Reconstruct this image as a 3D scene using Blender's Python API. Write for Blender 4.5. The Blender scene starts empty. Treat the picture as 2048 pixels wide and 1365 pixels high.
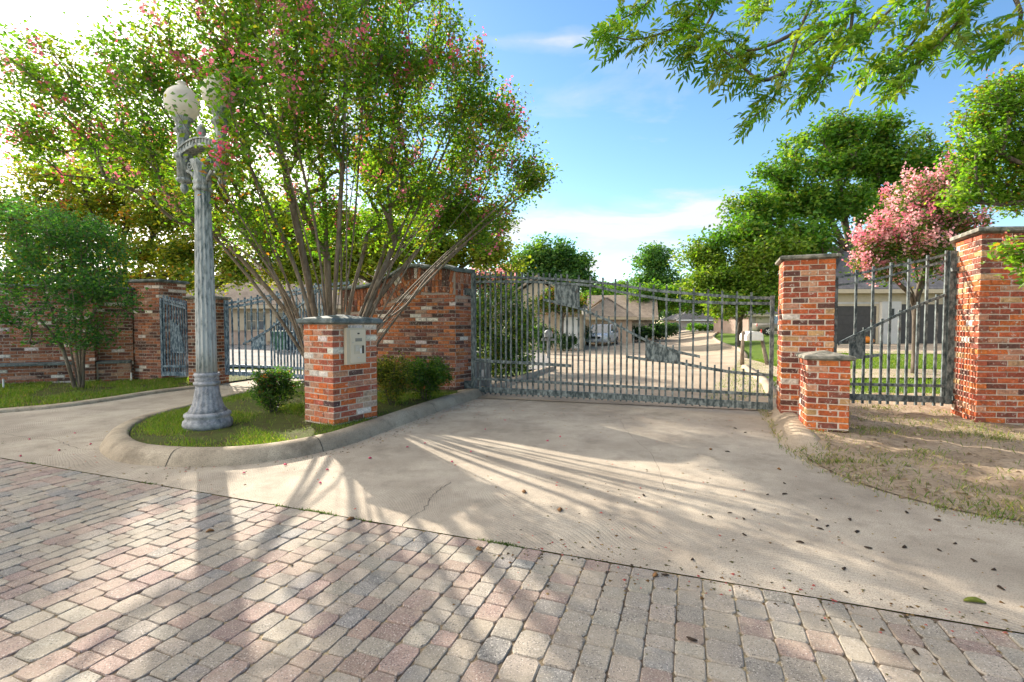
import bpy, bmesh, math, random
import numpy as np
from mathutils import Vector, Matrix

random.seed(11)
rng = np.random.default_rng(11)
S = bpy.context.scene
COL = S.collection
PI = math.pi

# ------------------------------------------------------------------ camera
F, CX, CY, HOR, CAMH = 960.0, 1024.0, 682.5, 648.0, 1.35
PITCH = math.atan((CY - HOR) / F)
cam = bpy.data.cameras.new('camera')
cam.sensor_width = 36.0
cam.lens = F / 2048 * 36.0
cam.clip_start = 0.05
cam.clip_end = 2000
camo = bpy.data.objects.new('camera', cam)
COL.objects.link(camo)
camo.location = (0, 0, CAMH)
camo.rotation_euler = (PI / 2 - PITCH, 0, 0)
S.camera = camo

# ------------------------------------------------------------------ light and exposure
SUN_EL, SUN_AZ = math.radians(25), math.radians(-33)      # azimuth measured from +Y towards +X
SD = Vector((math.sin(SUN_AZ) * math.cos(SUN_EL), math.cos(SUN_AZ) * math.cos(SUN_EL), math.sin(SUN_EL)))
sl = bpy.data.lights.new('sun', 'SUN')
sl.energy = 4.5
sl.angle = math.radians(0.55)
sl.color = (1.0, 0.90, 0.76)
so = bpy.data.objects.new('sun', sl)
COL.objects.link(so)
so.location = (-10, 15, 20)
so.rotation_euler = SD.to_track_quat('Z', 'Y').to_euler()
S.view_settings.view_transform = 'Standard'
S.view_settings.look = 'None'
S.view_settings.gamma = 1.0
S.view_settings.use_curve_mapping = False
S.view_settings.exposure = 1.5


def nd(nt, t, ins=None, **props):
    n = nt.nodes.new(t)
    for k, v in props.items():
        setattr(n, k, v)
    for k, v in (ins or {}).items():
        s = n.inputs[k]
        if isinstance(v, bpy.types.NodeSocket):
            nt.links.new(v, s)
        else:
            s.default_value = v
    return n


def ramp(nt, fac, stops, interp='LINEAR'):
    n = nt.nodes.new('ShaderNodeValToRGB')
    n.color_ramp.interpolation = interp
    e = n.color_ramp.elements
    while len(e) < len(stops):
        e.new(0.5)
    for k, (p, c) in enumerate(stops):
        e[k].position = p
        e[k].color = (c, c, c, 1) if isinstance(c, (int, float)) else tuple(c) + (1,) * (4 - len(c))
    nt.links.new(fac, n.inputs[0])
    return n.outputs[0]


def mix(nt, fac, a, b, mode='MIX'):
    n = nt.nodes.new('ShaderNodeMix')
    n.data_type = 'RGBA'
    n.blend_type = mode
    for s, v in ((n.inputs[0], fac), (n.inputs[6], a), (n.inputs[7], b)):
        if isinstance(v, bpy.types.NodeSocket):
            nt.links.new(v, s)
        elif isinstance(v, (int, float)):
            s.default_value = v
        else:
            s.default_value = tuple(v) + (1,) * (4 - len(v))
    return n.outputs[2]


def mth(nt, op, a, b=0.0, c=None, clamp=False):
    n = nt.nodes.new('ShaderNodeMath')
    n.operation = op
    n.use_clamp = clamp
    for k, v in enumerate((a, b) if c is None else (a, b, c)):
        if isinstance(v, bpy.types.NodeSocket):
            nt.links.new(v, n.inputs[k])
        else:
            n.inputs[k].default_value = v
    return n.outputs[0]


w = bpy.data.worlds.new('World')
S.world = w
w.use_nodes = True
nt = w.node_tree
nt.nodes.clear()
sky = nd(nt, 'ShaderNodeTexSky', sky_type='NISHITA', sun_disc=False, sun_elevation=SUN_EL, sun_rotation=SUN_AZ,
         air_density=1.0, dust_density=0.15, ozone_density=1.6)
tc = nd(nt, 'ShaderNodeTexCoord')
sep = nd(nt, 'ShaderNodeSeparateXYZ', {0: tc.outputs['Generated']})
zz = mth(nt, 'ADD', mth(nt, 'MAXIMUM', sep.outputs[2], 0.0), 0.16)
pv = nd(nt, 'ShaderNodeCombineXYZ', {0: mth(nt, 'DIVIDE', sep.outputs[0], zz), 1: mth(nt, 'DIVIDE', sep.outputs[1], zz), 2: 0.0})
mp = nd(nt, 'ShaderNodeMapping', {0: pv.outputs[0], 1: (3.1, 1.15, 0), 2: (0, 0, math.radians(-12)), 3: (0.9, 1.25, 1)})
n1 = nd(nt, 'ShaderNodeTexNoise', {'Vector': mp.outputs[0], 'Scale': 1.25, 'Detail': 8.0, 'Roughness': 0.58, 'Distortion': 0.5})
hx = mth(nt, 'DIVIDE', sep.outputs[0], mth(nt, 'SQRT', mth(nt, 'ADD', mth(nt, 'ADD', mth(nt, 'MULTIPLY', sep.outputs[0], sep.outputs[0]), mth(nt, 'MULTIPLY', sep.outputs[1], sep.outputs[1])), 0.0001)))
lf = ramp(nt, mth(nt, 'MULTIPLY_ADD', hx, -0.5, 0.5), [(0.60, 0.0), (0.70, 0.35), (0.80, 1.0)])      # bank of bright cloud round the sun, to the left
band = ramp(nt, sep.outputs[2], [(0.0, 0.10), (0.09, 0.07), (0.15, 0.125), (0.225, 0.12), (0.275, 0.0)])
ahead = ramp(nt, mth(nt, 'MULTIPLY_ADD', hx, 0.5, 0.5), [(0.44, 0.45), (0.56, 1.0), (0.70, 0.9), (0.78, 0.2)])
streak = mth(nt, 'MULTIPLY', ramp(nt, sep.outputs[2], [(0.47, 0.0), (0.50, 0.15), (0.53, 0.0)]), ramp(nt, mth(nt, 'MULTIPLY_ADD', hx, 0.5, 0.5), [(0.44, 0), (0.47, 1), (0.56, 1), (0.60, 0)]))
lowness = mth(nt, 'ADD', mth(nt, 'MULTIPLY', band, ahead), streak)
cl = ramp(nt, mth(nt, 'ADD', mth(nt, 'ADD', n1.outputs[0], mth(nt, 'MULTIPLY_ADD', lf, 0.34, -0.06)), lowness), [(0.49, 0), (0.56, 0.25), (0.65, 1.0)])
cl = mth(nt, 'MULTIPLY', cl, ramp(nt, sep.outputs[2], [(0.0, 0.6), (0.12, 0.95), (1.0, 0.8)]))
skyc = nd(nt, 'ShaderNodeHueSaturation', {'Saturation': 1.18, 'Value': 0.58, 'Color': sky.outputs[0]})
cc = mix(nt, cl, skyc.outputs[0], mix(nt, lf, (2.4, 2.37, 2.35), (10.2, 9.5, 8.6)))
bg = nd(nt, 'ShaderNodeBackground', {'Color': cc, 'Strength': 0.15})
wo = nd(nt, 'ShaderNodeOutputWorld', {'Surface': bg.outputs[0]})

# ------------------------------------------------------------------ pixel helpers (photo pixels, 2048 wide)
UP = np.array([0, math.sin(PITCH), math.cos(PITCH)])
FW = np.array([0, math.cos(PITCH), -math.sin(PITCH)])
RT = np.array([1.0, 0, 0])
CAM = np.array([0, 0, CAMH])


def ray(px, py):
    return RT * ((px - CX) / F) + UP * (-(py - CY) / F) + FW


def at(px, py, Y):
    d = ray(px, py)
    return CAM + d * (Y / d[1])


def gr(px, py, z=0.0):
    d = ray(px, py)
    return CAM + d * ((z - CAMH) / d[2])


def proj(p):
    q = np.asarray(p) - CAM
    z = q @ FW
    return CX + F * (q @ RT) / z, CY - F * (q @ UP) / z, z


def sstep(t):
    t = np.clip(t, 0, 1)
    return t * t * (3 - 2 * t)


def hgt(x, y):
    """ground level: flat to the gates, then falling gently along the street, rising to the garage house"""
    b = -0.42 * sstep((y - 9.5) / 26)
    r = sstep((x - (5.2 + 0.28 * (y - 8))) / 5)
    l = sstep((-5 - x - 0.1 * y) / 6)
    return b * (1 - r) * (1 - l) + 0.24 * r * sstep((y - 6) / 8)


def grh(px, py):
    z = 0.0
    for _ in range(25):
        p = gr(px, py, z)
        z = 0.5 * z + 0.5 * float(hgt(p[0], p[1]))
    p[2] = hgt(p[0], p[1])
    return p


def plane_pt(px, py, A, B):
    """where the ray through a photo pixel meets the upright plane through A and B"""
    A, B = np.asarray(A)[:2], np.asarray(B)[:2]
    n = np.array([-(B - A)[1], (B - A)[0]])
    d = ray(px, py)
    t = (n @ (A - CAM[:2])) / (n @ d[:2])
    return CAM + d * t


# ------------------------------------------------------------------ object helpers
def tag(o, label=None, cat=None, group=None, kind=None):
    if label: o['label'] = label
    if cat: o['category'] = cat
    if group: o['group'] = group
    if kind: o['kind'] = kind
    return o


def thing(name, loc, label, cat, group=None, rz=0.0):
    o = bpy.data.objects.new(name, None)
    COL.objects.link(o)
    o.empty_display_size = 0.2
    o.location = tuple(loc)
    o.rotation_euler = (0, 0, rz)
    return tag(o, label, cat, group)


def root_inv(o):
    M = Matrix.Identity(4)
    if o.type == 'MESH': return M
    while o is not None:
        M = Matrix.LocRotScale(o.location, o.rotation_euler, o.scale) @ M if o.type == 'EMPTY' else M
        o = o.parent
    return M.inverted()


def link(name, me, parent=None, local=False):
    o = bpy.data.objects.new(name, me)
    COL.objects.link(o)
    if parent is not None:
        o.parent = parent
        if not local:
            o.matrix_parent_inverse = root_inv(parent)
    return o


def meshobj(name, verts, faces, mat, parent=None, smooth=False, local=False, cols=None):
    me = bpy.data.meshes.new(name)
    me.from_pydata([tuple(map(float, v)) for v in verts], [], faces)
    if mat: me.materials.append(mat)
    if smooth:
        me.polygons.foreach_set('use_smooth', np.ones(len(me.polygons), bool))
    if cols is not None:
        a = me.color_attributes.new('Col', 'FLOAT_COLOR', 'POINT')
        c = np.ones((len(verts), 4), np.float32)
        c[:, :3] = cols
        a.data.foreach_set('color', c.ravel())
    me.update()
    return link(name, me, parent, local)


def bigmesh(name, V, Fq, cols, mat, parent=None, smooth=False):
    """numpy mesh: V (n,3), Fq (m,k) equal-sized faces, cols (n,3) point colours"""
    V = np.asarray(V, np.float32)
    Fq = np.asarray(Fq, np.int32)
    me = bpy.data.meshes.new(name)
    me.vertices.add(len(V))
    me.vertices.foreach_set('co', V.ravel())
    k = Fq.shape[1]
    me.loops.add(Fq.size)
    me.loops.foreach_set('vertex_index', Fq.ravel())
    me.polygons.add(len(Fq))
    me.polygons.foreach_set('loop_start', np.arange(0, Fq.size, k, dtype=np.int32))
    me.polygons.foreach_set('loop_total', np.full(len(Fq), k, np.int32))
    if smooth:
        me.polygons.foreach_set('use_smooth', np.ones(len(Fq), bool))
    if cols is not None:
        a = me.color_attributes.new('Col', 'FLOAT_COLOR', 'POINT')
        c = np.ones((len(V), 4), np.float32)
        c[:, :3] = cols
        a.data.foreach_set('color', c.ravel())
    if mat: me.materials.append(mat)
    me.update(calc_edges=True)
    me.validate()
    return link(name, me, parent)


class MB:
    """collects simple shapes into one mesh"""
    def __init__(s):
        s.v, s.f = [], []

    def add(s, verts, faces):
        b = len(s.v)
        s.v += [tuple(map(float, p)) for p in verts]
        s.f += [tuple(b + i for i in f) for f in faces]
        return s

    def box(s, c, ux, uy, uz):
        c, ux, uy, uz = (np.asarray(a, float) for a in (c, ux, uy, uz))
        vs = [c + i * ux / 2 + j * uy / 2 + k * uz / 2 for k in (-1, 1) for j in (-1, 1) for i in (-1, 1)]
        return s.add(vs, [(0, 2, 3, 1), (4, 5, 7, 6), (0, 1, 5, 4), (2, 6, 7, 3), (0, 4, 6, 2), (1, 3, 7, 5)])

    def abox(s, x0, x1, y0, y1, z0, z1):
        return s.box(((x0 + x1) / 2, (y0 + y1) / 2, (z0 + z1) / 2), (x1 - x0, 0, 0), (0, y1 - y0, 0), (0, 0, z1 - z0))

    def lathe(s, prof, c=(0, 0, 0), seg=24, flute=0, depth=0.0):
        n = len(prof)
        vs, fs = [], []
        for r, z in prof:
            for k in range(seg):
                a = 2 * PI * k / seg
                rr = r * (1 - depth * (0.5 - 0.5 * math.cos(flute * a)) ** 0.7) if flute else r
                vs.append((c[0] + rr * math.cos(a), c[1] + rr * math.sin(a), c[2] + z))
        for i in range(n - 1):
            for k in range(seg):
                k2 = (k + 1) % seg
                fs.append((i * seg + k, i * seg + k2, (i + 1) * seg + k2, (i + 1) * seg + k))
        fs.append(tuple(range((n - 1) * seg, n * seg)))
        fs.append(tuple(range(seg - 1, -1, -1)))
        return s.add(vs, fs)

    def tube(s, pts, rad, seg=6):
        pts = [np.asarray(p, float) for p in pts]
        n = len(pts)
        rad = [rad] * n if isinstance(rad, (int, float)) else rad
        vs, fs = [], []
        ref = np.array([0.31, 0.17, 0.93])
        for i, p in enumerate(pts):
            t = pts[min(i + 1, n - 1)] - pts[max(i - 1, 0)]
            t = t / (np.linalg.norm(t) + 1e-9)
            a = np.cross(t, ref)
            if np.linalg.norm(a) < 0.05: a = np.cross(t, (1, 0, 0))
            a /= np.linalg.norm(a)
            b = np.cross(t, a)
            for k in range(seg):
                q = 2 * PI * k / seg
                vs.append(p + rad[i] * (a * math.cos(q) + b * math.sin(q)))
        for i in range(n - 1):
            for k in range(seg):
                k2 = (k + 1) % seg
                fs.append((i * seg + k, i * seg + k2, (i + 1) * seg + k2, (i + 1) * seg + k))
        fs.append(tuple(range(seg - 1, -1, -1)))
        fs.append(tuple(range((n - 1) * seg, n * seg)))
        return s.add(vs, fs)

    def ribbon(s, pts, hh, nrm, th):
        """bar following a polyline in an upright plane: hh tall, th thick along nrm"""
        nrm = np.asarray(nrm, float) * th / 2
        vs, fs = [], []
        n = len(pts)
        for p in pts:
            p = np.asarray(p, float)
            up = np.array([0, 0, hh / 2])
            vs += [p - up - nrm, p - up + nrm, p + up + nrm, p + up - nrm]
        for i in range(n - 1):
            for k in range(4):
                k2 = (k + 1) % 4
                fs.append((i * 4 + k, i * 4 + k2, i * 4 + 4 + k2, i * 4 + 4 + k))
        fs += [(3, 2, 1, 0), tuple(range(n * 4 - 4, n * 4))]
        return s.add(vs, fs)

    def plate(s, poly, nrm, th):
        nrm = np.asarray(nrm, float) * th / 2
        n = len(poly)
        vs = [np.asarray(p) - nrm for p in poly] + [np.asarray(p) + nrm for p in poly]
        fs = [tuple(range(n - 1, -1, -1)), tuple(range(n, 2 * n))]
        fs += [(k, (k + 1) % n, n + (k + 1) % n, n + k) for k in range(n)]
        return s.add(vs, fs)

    def build(s, name, mat, parent=None, smooth=False, local=False):
        o = meshobj(name, s.v, s.f, mat, parent, smooth, local)
        bm = bmesh.new()
        bm.from_mesh(o.data)
        bmesh.ops.recalc_face_normals(bm, faces=bm.faces)
        bm.to_mesh(o.data)
        bm.free()
        return o


# ------------------------------------------------------------------ materials
M = {}


def newmat(name):
    m = bpy.data.materials.new(name)
    m.use_nodes = True
    m.node_tree.nodes.clear()
    M[name] = m
    return m, m.node_tree


def finish(nt, base, rough=0.8, spec=0.3, metal=0.0, bump=None, bstr=0.3, bdist=0.01, **kw):
    ins = {'Base Color': base if isinstance(base, bpy.types.NodeSocket) else tuple(base) + (1,),
           'Roughness': rough, 'Specular IOR Level': spec, 'Metallic': metal}
    ins.update(kw)
    p = nd(nt, 'ShaderNodeBsdfPrincipled', ins)
    if bump is not None:
        b = nd(nt, 'ShaderNodeBump', {'Strength': bstr, 'Distance': bdist, 'Height': bump})
        nt.links.new(b.outputs[0], p.inputs['Normal'])
    nd(nt, 'ShaderNodeOutputMaterial', {'Surface': p.outputs[0]})
    return p


def pos(nt):
    return nd(nt, 'ShaderNodeNewGeometry').outputs['Position']


def noise(nt, scale, detail=4.0, rough=0.55, vec=None, dist=0.0):
    return nd(nt, 'ShaderNodeTexNoise', {'Vector': vec or pos(nt), 'Scale': scale, 'Detail': detail, 'Roughness': rough, 'Distortion': dist}).outputs[0]


def objcol(nt):
    a = nd(nt, 'ShaderNodeAttribute', attribute_name='Col').outputs['Color']
    o = nd(nt, 'ShaderNodeObjectInfo').outputs['Color']
    return mix(nt, 1.0, a, o, 'MULTIPLY')


def simple(name, col, rough=0.7, nscale=8.0, amt=0.25, spec=0.3, metal=0.0, bump=0.15, **kw):
    m, nt = newmat(name)
    n = noise(nt, nscale)
    c = mix(nt, 1.0, col, ramp(nt, n, [(0.25, 1 - amt), (0.75, 1 + amt)]), 'MULTIPLY')
    finish(nt, c, rough, spec, metal, noise(nt, nscale * 6) if bump else None, bump, 0.01, **kw)
    return m


# brick: each brick brings its own fired colour; lime wash and soot stay with the brick
m, nt = newmat('brick')
c = objcol(nt)
c = mix(nt, 1.0, c, ramp(nt, noise(nt, 38, 5), [(0.2, 0.5), (0.8, 1.5)]), 'MULTIPLY')
c = mix(nt, ramp(nt, noise(nt, 26, 6, 0.68), [(0.57, 0), (0.66, 0.75)]), c, (0.62, 0.54, 0.46))
c = mix(nt, ramp(nt, noise(nt, 11, 6, 0.65), [(0.54, 0), (0.72, 0.65)]), c, (0.07, 0.045, 0.035))
finish(nt, c, 0.88, 0.2, bump=noise(nt, 90, 6, 0.7), bstr=0.7, bdist=0.008)
m, nt = newmat('mortar')
c = mix(nt, noise(nt, 14, 5), (0.50, 0.41, 0.32), (0.68, 0.59, 0.49))
finish(nt, c, 0.95, 0.1, bump=noise(nt, 70, 5, 0.7), bstr=0.8, bdist=0.01)
m, nt = newmat('mortar_dark')
c = mix(nt, noise(nt, 14, 5), (0.26, 0.20, 0.165), (0.48, 0.40, 0.335))
finish(nt, c, 0.95, 0.1, bump=noise(nt, 70, 5, 0.7), bstr=0.8, bdist=0.01)
m, nt = newmat('cap_stone')
c = mix(nt, ramp(nt, noise(nt, 7, 6, 0.65), [(0.35, 0), (0.62, 1)]), (0.30, 0.27, 0.22), (0.075, 0.08, 0.065))
c = mix(nt, ramp(nt, noise(nt, 22, 5), [(0.55, 0), (0.7, 0.7)]), c, (0.42, 0.40, 0.34))
finish(nt, c, 0.9, 0.2, bump=noise(nt, 60, 6, 0.7), bstr=0.6, bdist=0.01)
m, nt = newmat('cap_slate')
c = mix(nt, ramp(nt, noise(nt, 6, 6, 0.65), [(0.35, 0), (0.65, 1)]), (0.16, 0.19, 0.19), (0.05, 0.065, 0.06))
c = mix(nt, ramp(nt, noise(nt, 18, 5), [(0.56, 0), (0.7, 0.6)]), c, (0.33, 0.34, 0.30))
finish(nt, c, 0.85, 0.3, bump=noise(nt, 60, 6, 0.7), bstr=0.6, bdist=0.01)

# concrete of the drive: broomed in swirls, dirty, speckled
def concrete(name, a, b, swirl=True, stain=0.5):
    m, nt = newmat(name)
    P = pos(nt)
    c = mix(nt, ramp(nt, noise(nt, 0.9, 8, 0.68), [(0.34, 0), (0.62, 1)]), tuple(x * 0.74 for x in a), b)
    c = mix(nt, ramp(nt, noise(nt, 130, 3, 0.7), [(0.38, 0.75), (0.5, 0)]), c, tuple(x * 0.42 for x in a))
    c = mix(nt, ramp(nt, noise(nt, 190, 2, 0.6), [(0.62, 0), (0.72, 0.5)]), c, tuple(min(1, x * 1.5) for x in b))
    c = mix(nt, ramp(nt, noise(nt, 2.6, 6, 0.7), [(0.50, 0), (0.68, stain)]), c, tuple(x * 0.46 for x in a))
    c = mix(nt, ramp(nt, noise(nt, 42, 3, 0.6), [(0.68, 0), (0.72, 0.7)]), c, tuple(x * 0.35 for x in a))
    c = mix(nt, ramp(nt, noise(nt, 0.35, 5, 0.6), [(0.48, 0), (0.62, 0.35)]), c, tuple(x * 0.6 for x in a))
    c = mix(nt, ramp(nt, noise(nt, 5.5, 5, 0.7), [(0.64, 0), (0.74, 0.45)]), c, (0.30, 0.22, 0.13))
    hgt_ = noise(nt, 160, 4, 0.7)
    if swirl:
        warp = nd(nt, 'ShaderNodeTexNoise', {'Vector': P, 'Scale': 0.55, 'Detail': 1.0})
        v = nd(nt, 'ShaderNodeVectorMath', {0: P, 1: nd(nt, 'ShaderNodeVectorMath', {0: warp.outputs['Color'], 3: 1.1}, operation='SCALE').outputs[0]}, operation='ADD').outputs[0]
        wv = nd(nt, 'ShaderNodeTexWave', {'Vector': v, 'Scale': 26.0, 'Distortion': 0.8, 'Detail': 3.0, 'Detail Scale': 3.0}, wave_type='BANDS', bands_direction='DIAGONAL').outputs[1]
        line = ramp(nt, wv, [(0.0, 1.0), (0.22, 0.25), (0.6, 0)])
        where = ramp(nt, noise(nt, 0.8, 3), [(0.47, 0), (0.62, 0.30)])
        c = mix(nt, mth(nt, 'MULTIPLY', line, where), c, tuple(x * 0.42 for x in a))
        hgt_ = mth(nt, 'SUBTRACT', hgt_, mth(nt, 'MULTIPLY', line, 0.5))
    finish(nt, c, 0.92, 0.12, bump=hgt_, bstr=0.6, bdist=0.006)
    return m


concrete('concrete', (0.42, 0.355, 0.28), (0.52, 0.45, 0.355))
concrete('kerb_concrete', (0.36, 0.295, 0.215), (0.50, 0.42, 0.31), swirl=False, stain=0.85)
concrete('street_concrete', (0.38, 0.30, 0.215), (0.45, 0.365, 0.27), swirl=False, stain=0.25)
concrete('grey_street', (0.22, 0.205, 0.19), (0.28, 0.265, 0.245), swirl=False, stain=0.3)
m, nt = newmat('paver')
c = objcol(nt)
c = mix(nt, 1.0, c, ramp(nt, noise(nt, 18, 4), [(0.25, 0.8), (0.75, 1.18)]), 'MULTIPLY')
c = mix(nt, ramp(nt, noise(nt, 115, 3, 0.75), [(0.37, 0.9), (0.44, 0)]), c, (0.05, 0.046, 0.042))
c = mix(nt, ramp(nt, noise(nt, 130, 3, 0.75, vec=nd(nt, 'ShaderNodeMapping', {0: pos(nt), 1: (7, 3, 5)}).outputs[0]), [(0.57, 0), (0.64, 0.75)]), c, (0.60, 0.55, 0.49))
c = mix(nt, ramp(nt, noise(nt, 2.2, 6, 0.7), [(0.44, 0), (0.66, 0.6)]), c, (0.37, 0.315, 0.235))
finish(nt, c, 0.85, 0.3, bump=noise(nt, 140, 4, 0.75), bstr=0.8, bdist=0.006)
m, nt = newmat('joint_sand')
c = mix(nt, ramp(nt, noise(nt, 1.3, 5, 0.65), [(0.45, 0), (0.60, 1)]), (0.13, 0.095, 0.07), (0.44, 0.35, 0.21))
c = mix(nt, ramp(nt, noise(nt, 90, 4, 0.7), [(0.4, 0.6), (0.55, 0)]), c, (0.07, 0.06, 0.04))
finish(nt, c, 0.95, 0.1, bump=noise(nt, 120, 4), bstr=0.7, bdist=0.008)

m, nt = newmat('soil')
c = mix(nt, ramp(nt, noise(nt, 1.6, 6, 0.7), [(0.35, 0), (0.65, 1)]), (0.27, 0.195, 0.13), (0.46, 0.365, 0.265))
c = mix(nt, ramp(nt, noise(nt, 22, 6, 0.75), [(0.35, 0.65), (0.52, 0)]), c, (0.11, 0.075, 0.045))
c = mix(nt, ramp(nt, noise(nt, 45, 4, 0.7), [(0.60, 0), (0.72, 0.6)]), c, (0.48, 0.40, 0.30))
finish(nt, c, 0.95, 0.1, bump=noise(nt, 30, 8, 0.75), bstr=1.0, bdist=0.03)
m, nt = newmat('turf_soil')
c = mix(nt, ramp(nt, noise(nt, 6, 6, 0.7), [(0.35, 0), (0.6, 1)]), (0.075, 0.065, 0.03), (0.10, 0.13, 0.03))
c = mix(nt, ramp(nt, noise(nt, 60, 4), [(0.55, 0), (0.7, 0.6)]), c, (0.20, 0.16, 0.08))
finish(nt, c, 0.95, 0.1, bump=noise(nt, 50, 6, 0.7), bstr=1.0, bdist=0.03)
m, nt = newmat('lawn')
c = mix(nt, ramp(nt, noise(nt, 0.7, 6, 0.7), [(0.3, 0), (0.7, 1)]), (0.075, 0.14, 0.018), (0.14, 0.20, 0.028))
c = mix(nt, ramp(nt, noise(nt, 40, 5, 0.7), [(0.4, 0.6), (0.6, 0)]), c, (0.05, 0.085, 0.012))
finish(nt, c, 0.95, 0.1, bump=noise(nt, 60, 6, 0.7), bstr=1.0, bdist=0.05)

# verdigris painted iron
def iron(name, dark, pale, lo, hi):
    m, nt = newmat(name)
    P = pos(nt)
    mpn = nd(nt, 'ShaderNodeMapping', {0: P, 3: (21, 21, 9)})
    n = nd(nt, 'ShaderNodeTexNoise', {'Vector': mpn.outputs[0], 'Scale': 1.0, 'Detail': 6.0, 'Roughness': 0.7}).outputs[0]
    c = mix(nt, ramp(nt, n, [(lo, 0), (hi, 1)]), dark, pale)
    c = mix(nt, ramp(nt, noise(nt, 12, 5), [(0.62, 0), (0.72, 0.6)]), c, (0.10, 0.055, 0.035))
    finish(nt, c, 0.6, 0.35, bump=n, bstr=0.4, bdist=0.006)
    return m


iron('gate_iron', (0.026, 0.042, 0.045), (0.30, 0.34, 0.33), 0.42, 0.74)
iron('gate_iron_blue', (0.03, 0.07, 0.11), (0.34, 0.42, 0.48), 0.44, 0.66)
m, nt = newmat('lamp_paint')
P = pos(nt)
n = nd(nt, 'ShaderNodeTexNoise', {'Vector': nd(nt, 'ShaderNodeMapping', {0: P, 3: (30, 30, 8)}).outputs[0], 'Scale': 1.0, 'Detail': 6.0, 'Roughness': 0.68}).outputs[0]
sepz = nd(nt, 'ShaderNodeSeparateXYZ', {0: P}).outputs[2]
wear = mth(nt, 'ADD', n, ramp(nt, mth(nt, 'DIVIDE', sepz, 4.4), [(0.0, 0.06), (0.2, 0.09), (0.55, 0.03), (0.66, -0.05), (0.75, -0.14), (1.0, -0.14)]))
c = mix(nt, ramp(nt, wear, [(0.38, 0), (0.58, 1)]), (0.075, 0.10, 0.10), (0.38, 0.40, 0.385))
c = mix(nt, ramp(nt, noise(nt, 16, 5), [(0.55, 0), (0.7, 0.35)]), c, (0.22, 0.27, 0.26))
finish(nt, c, 0.65, 0.3, bump=n, bstr=0.4, bdist=0.006)
m, nt = newmat('lamp_base_paint')
c = mix(nt, ramp(nt, noise(nt, 11, 7, 0.7), [(0.35, 0), (0.6, 1)]), (0.12, 0.13, 0.14), (0.36, 0.36, 0.37))
c = mix(nt, ramp(nt, noise(nt, 30, 5), [(0.58, 0), (0.7, 0.6)]), c, (0.52, 0.50, 0.47))
finish(nt, c, 0.7, 0.3, bump=noise(nt, 40, 6, 0.7), bstr=0.6, bdist=0.012)
m, nt = newmat('globe_glass')
c = mix(nt, ramp(nt, noise(nt, 7, 6, 0.7), [(0.35, 0), (0.7, 1)]), (0.78, 0.74, 0.66), (0.52, 0.48, 0.41))
p = nd(nt, 'ShaderNodeBsdfPrincipled', {'Base Color': c, 'Roughness': 0.35, 'Specular IOR Level': 0.5})
t = nd(nt, 'ShaderNodeBsdfTranslucent', {'Color': (0.95, 0.92, 0.85, 1)})
mx = nd(nt, 'ShaderNodeMixShader', {0: 0.35, 1: p.outputs[0], 2: t.outputs[0]})
nd(nt, 'ShaderNodeOutputMaterial', {'Surface': mx.outputs[0]})


def leafmat(name, trans=0.57, tint=(1.6, 1.8, 0.55), rough=0.45):
    m, nt = newmat(name)
    c = nd(nt, 'ShaderNodeAttribute', attribute_name='Col').outputs['Color']
    p = nd(nt, 'ShaderNodeBsdfPrincipled', {'Base Color': c, 'Roughness': rough, 'Specular IOR Level': 0.35})
    t = nd(nt, 'ShaderNodeBsdfTranslucent', {'Color': mix(nt, 1.0, c, tint, 'MULTIPLY')})
    mx = nd(nt, 'ShaderNodeMixShader', {0: trans, 1: p.outputs[0], 2: t.outputs[0]})
    nd(nt, 'ShaderNodeOutputMaterial', {'Surface': mx.outputs[0]})
    return m


leafmat('leaf')
leafmat('leaf_far', 0.45, (1.7, 1.7, 0.5), 0.6)
leafmat('petal', 0.5, (1.1, 1.0, 1.0), 0.7)
leafmat('grass_blade', 0.45, (1.4, 1.4, 0.5), 0.6)
m, nt = newmat('bark')
n = nd(nt, 'ShaderNodeTexNoise', {'Vector': nd(nt, 'ShaderNodeMapping', {0: pos(nt), 3: (18, 18, 4)}).outputs[0], 'Scale': 1.0, 'Detail': 7.0, 'Roughness': 0.65}).outputs[0]
c = mix(nt, ramp(nt, n, [(0.3, 0), (0.7, 1)]), (0.085, 0.062, 0.042), (0.27, 0.22, 0.165))
c = mix(nt, ramp(nt, noise(nt, 7, 5), [(0.55, 0), (0.72, 0.6)]), c, (0.36, 0.31, 0.245))
finish(nt, c, 0.85, 0.2, bump=n, bstr=0.7, bdist=0.015)
m, nt = newmat('bark_dark')
n = nd(nt, 'ShaderNodeTexNoise', {'Vector': nd(nt, 'ShaderNodeMapping', {0: pos(nt), 3: (14, 14, 3)}).outputs[0], 'Scale': 1.0, 'Detail': 7.0, 'Roughness': 0.65}).outputs[0]
c = mix(nt, ramp(nt, n, [(0.3, 0), (0.7, 1)]), (0.04, 0.032, 0.024), (0.17, 0.14, 0.11))
finish(nt, c, 0.9, 0.2, bump=n, bstr=0.8, bdist=0.02)

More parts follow.
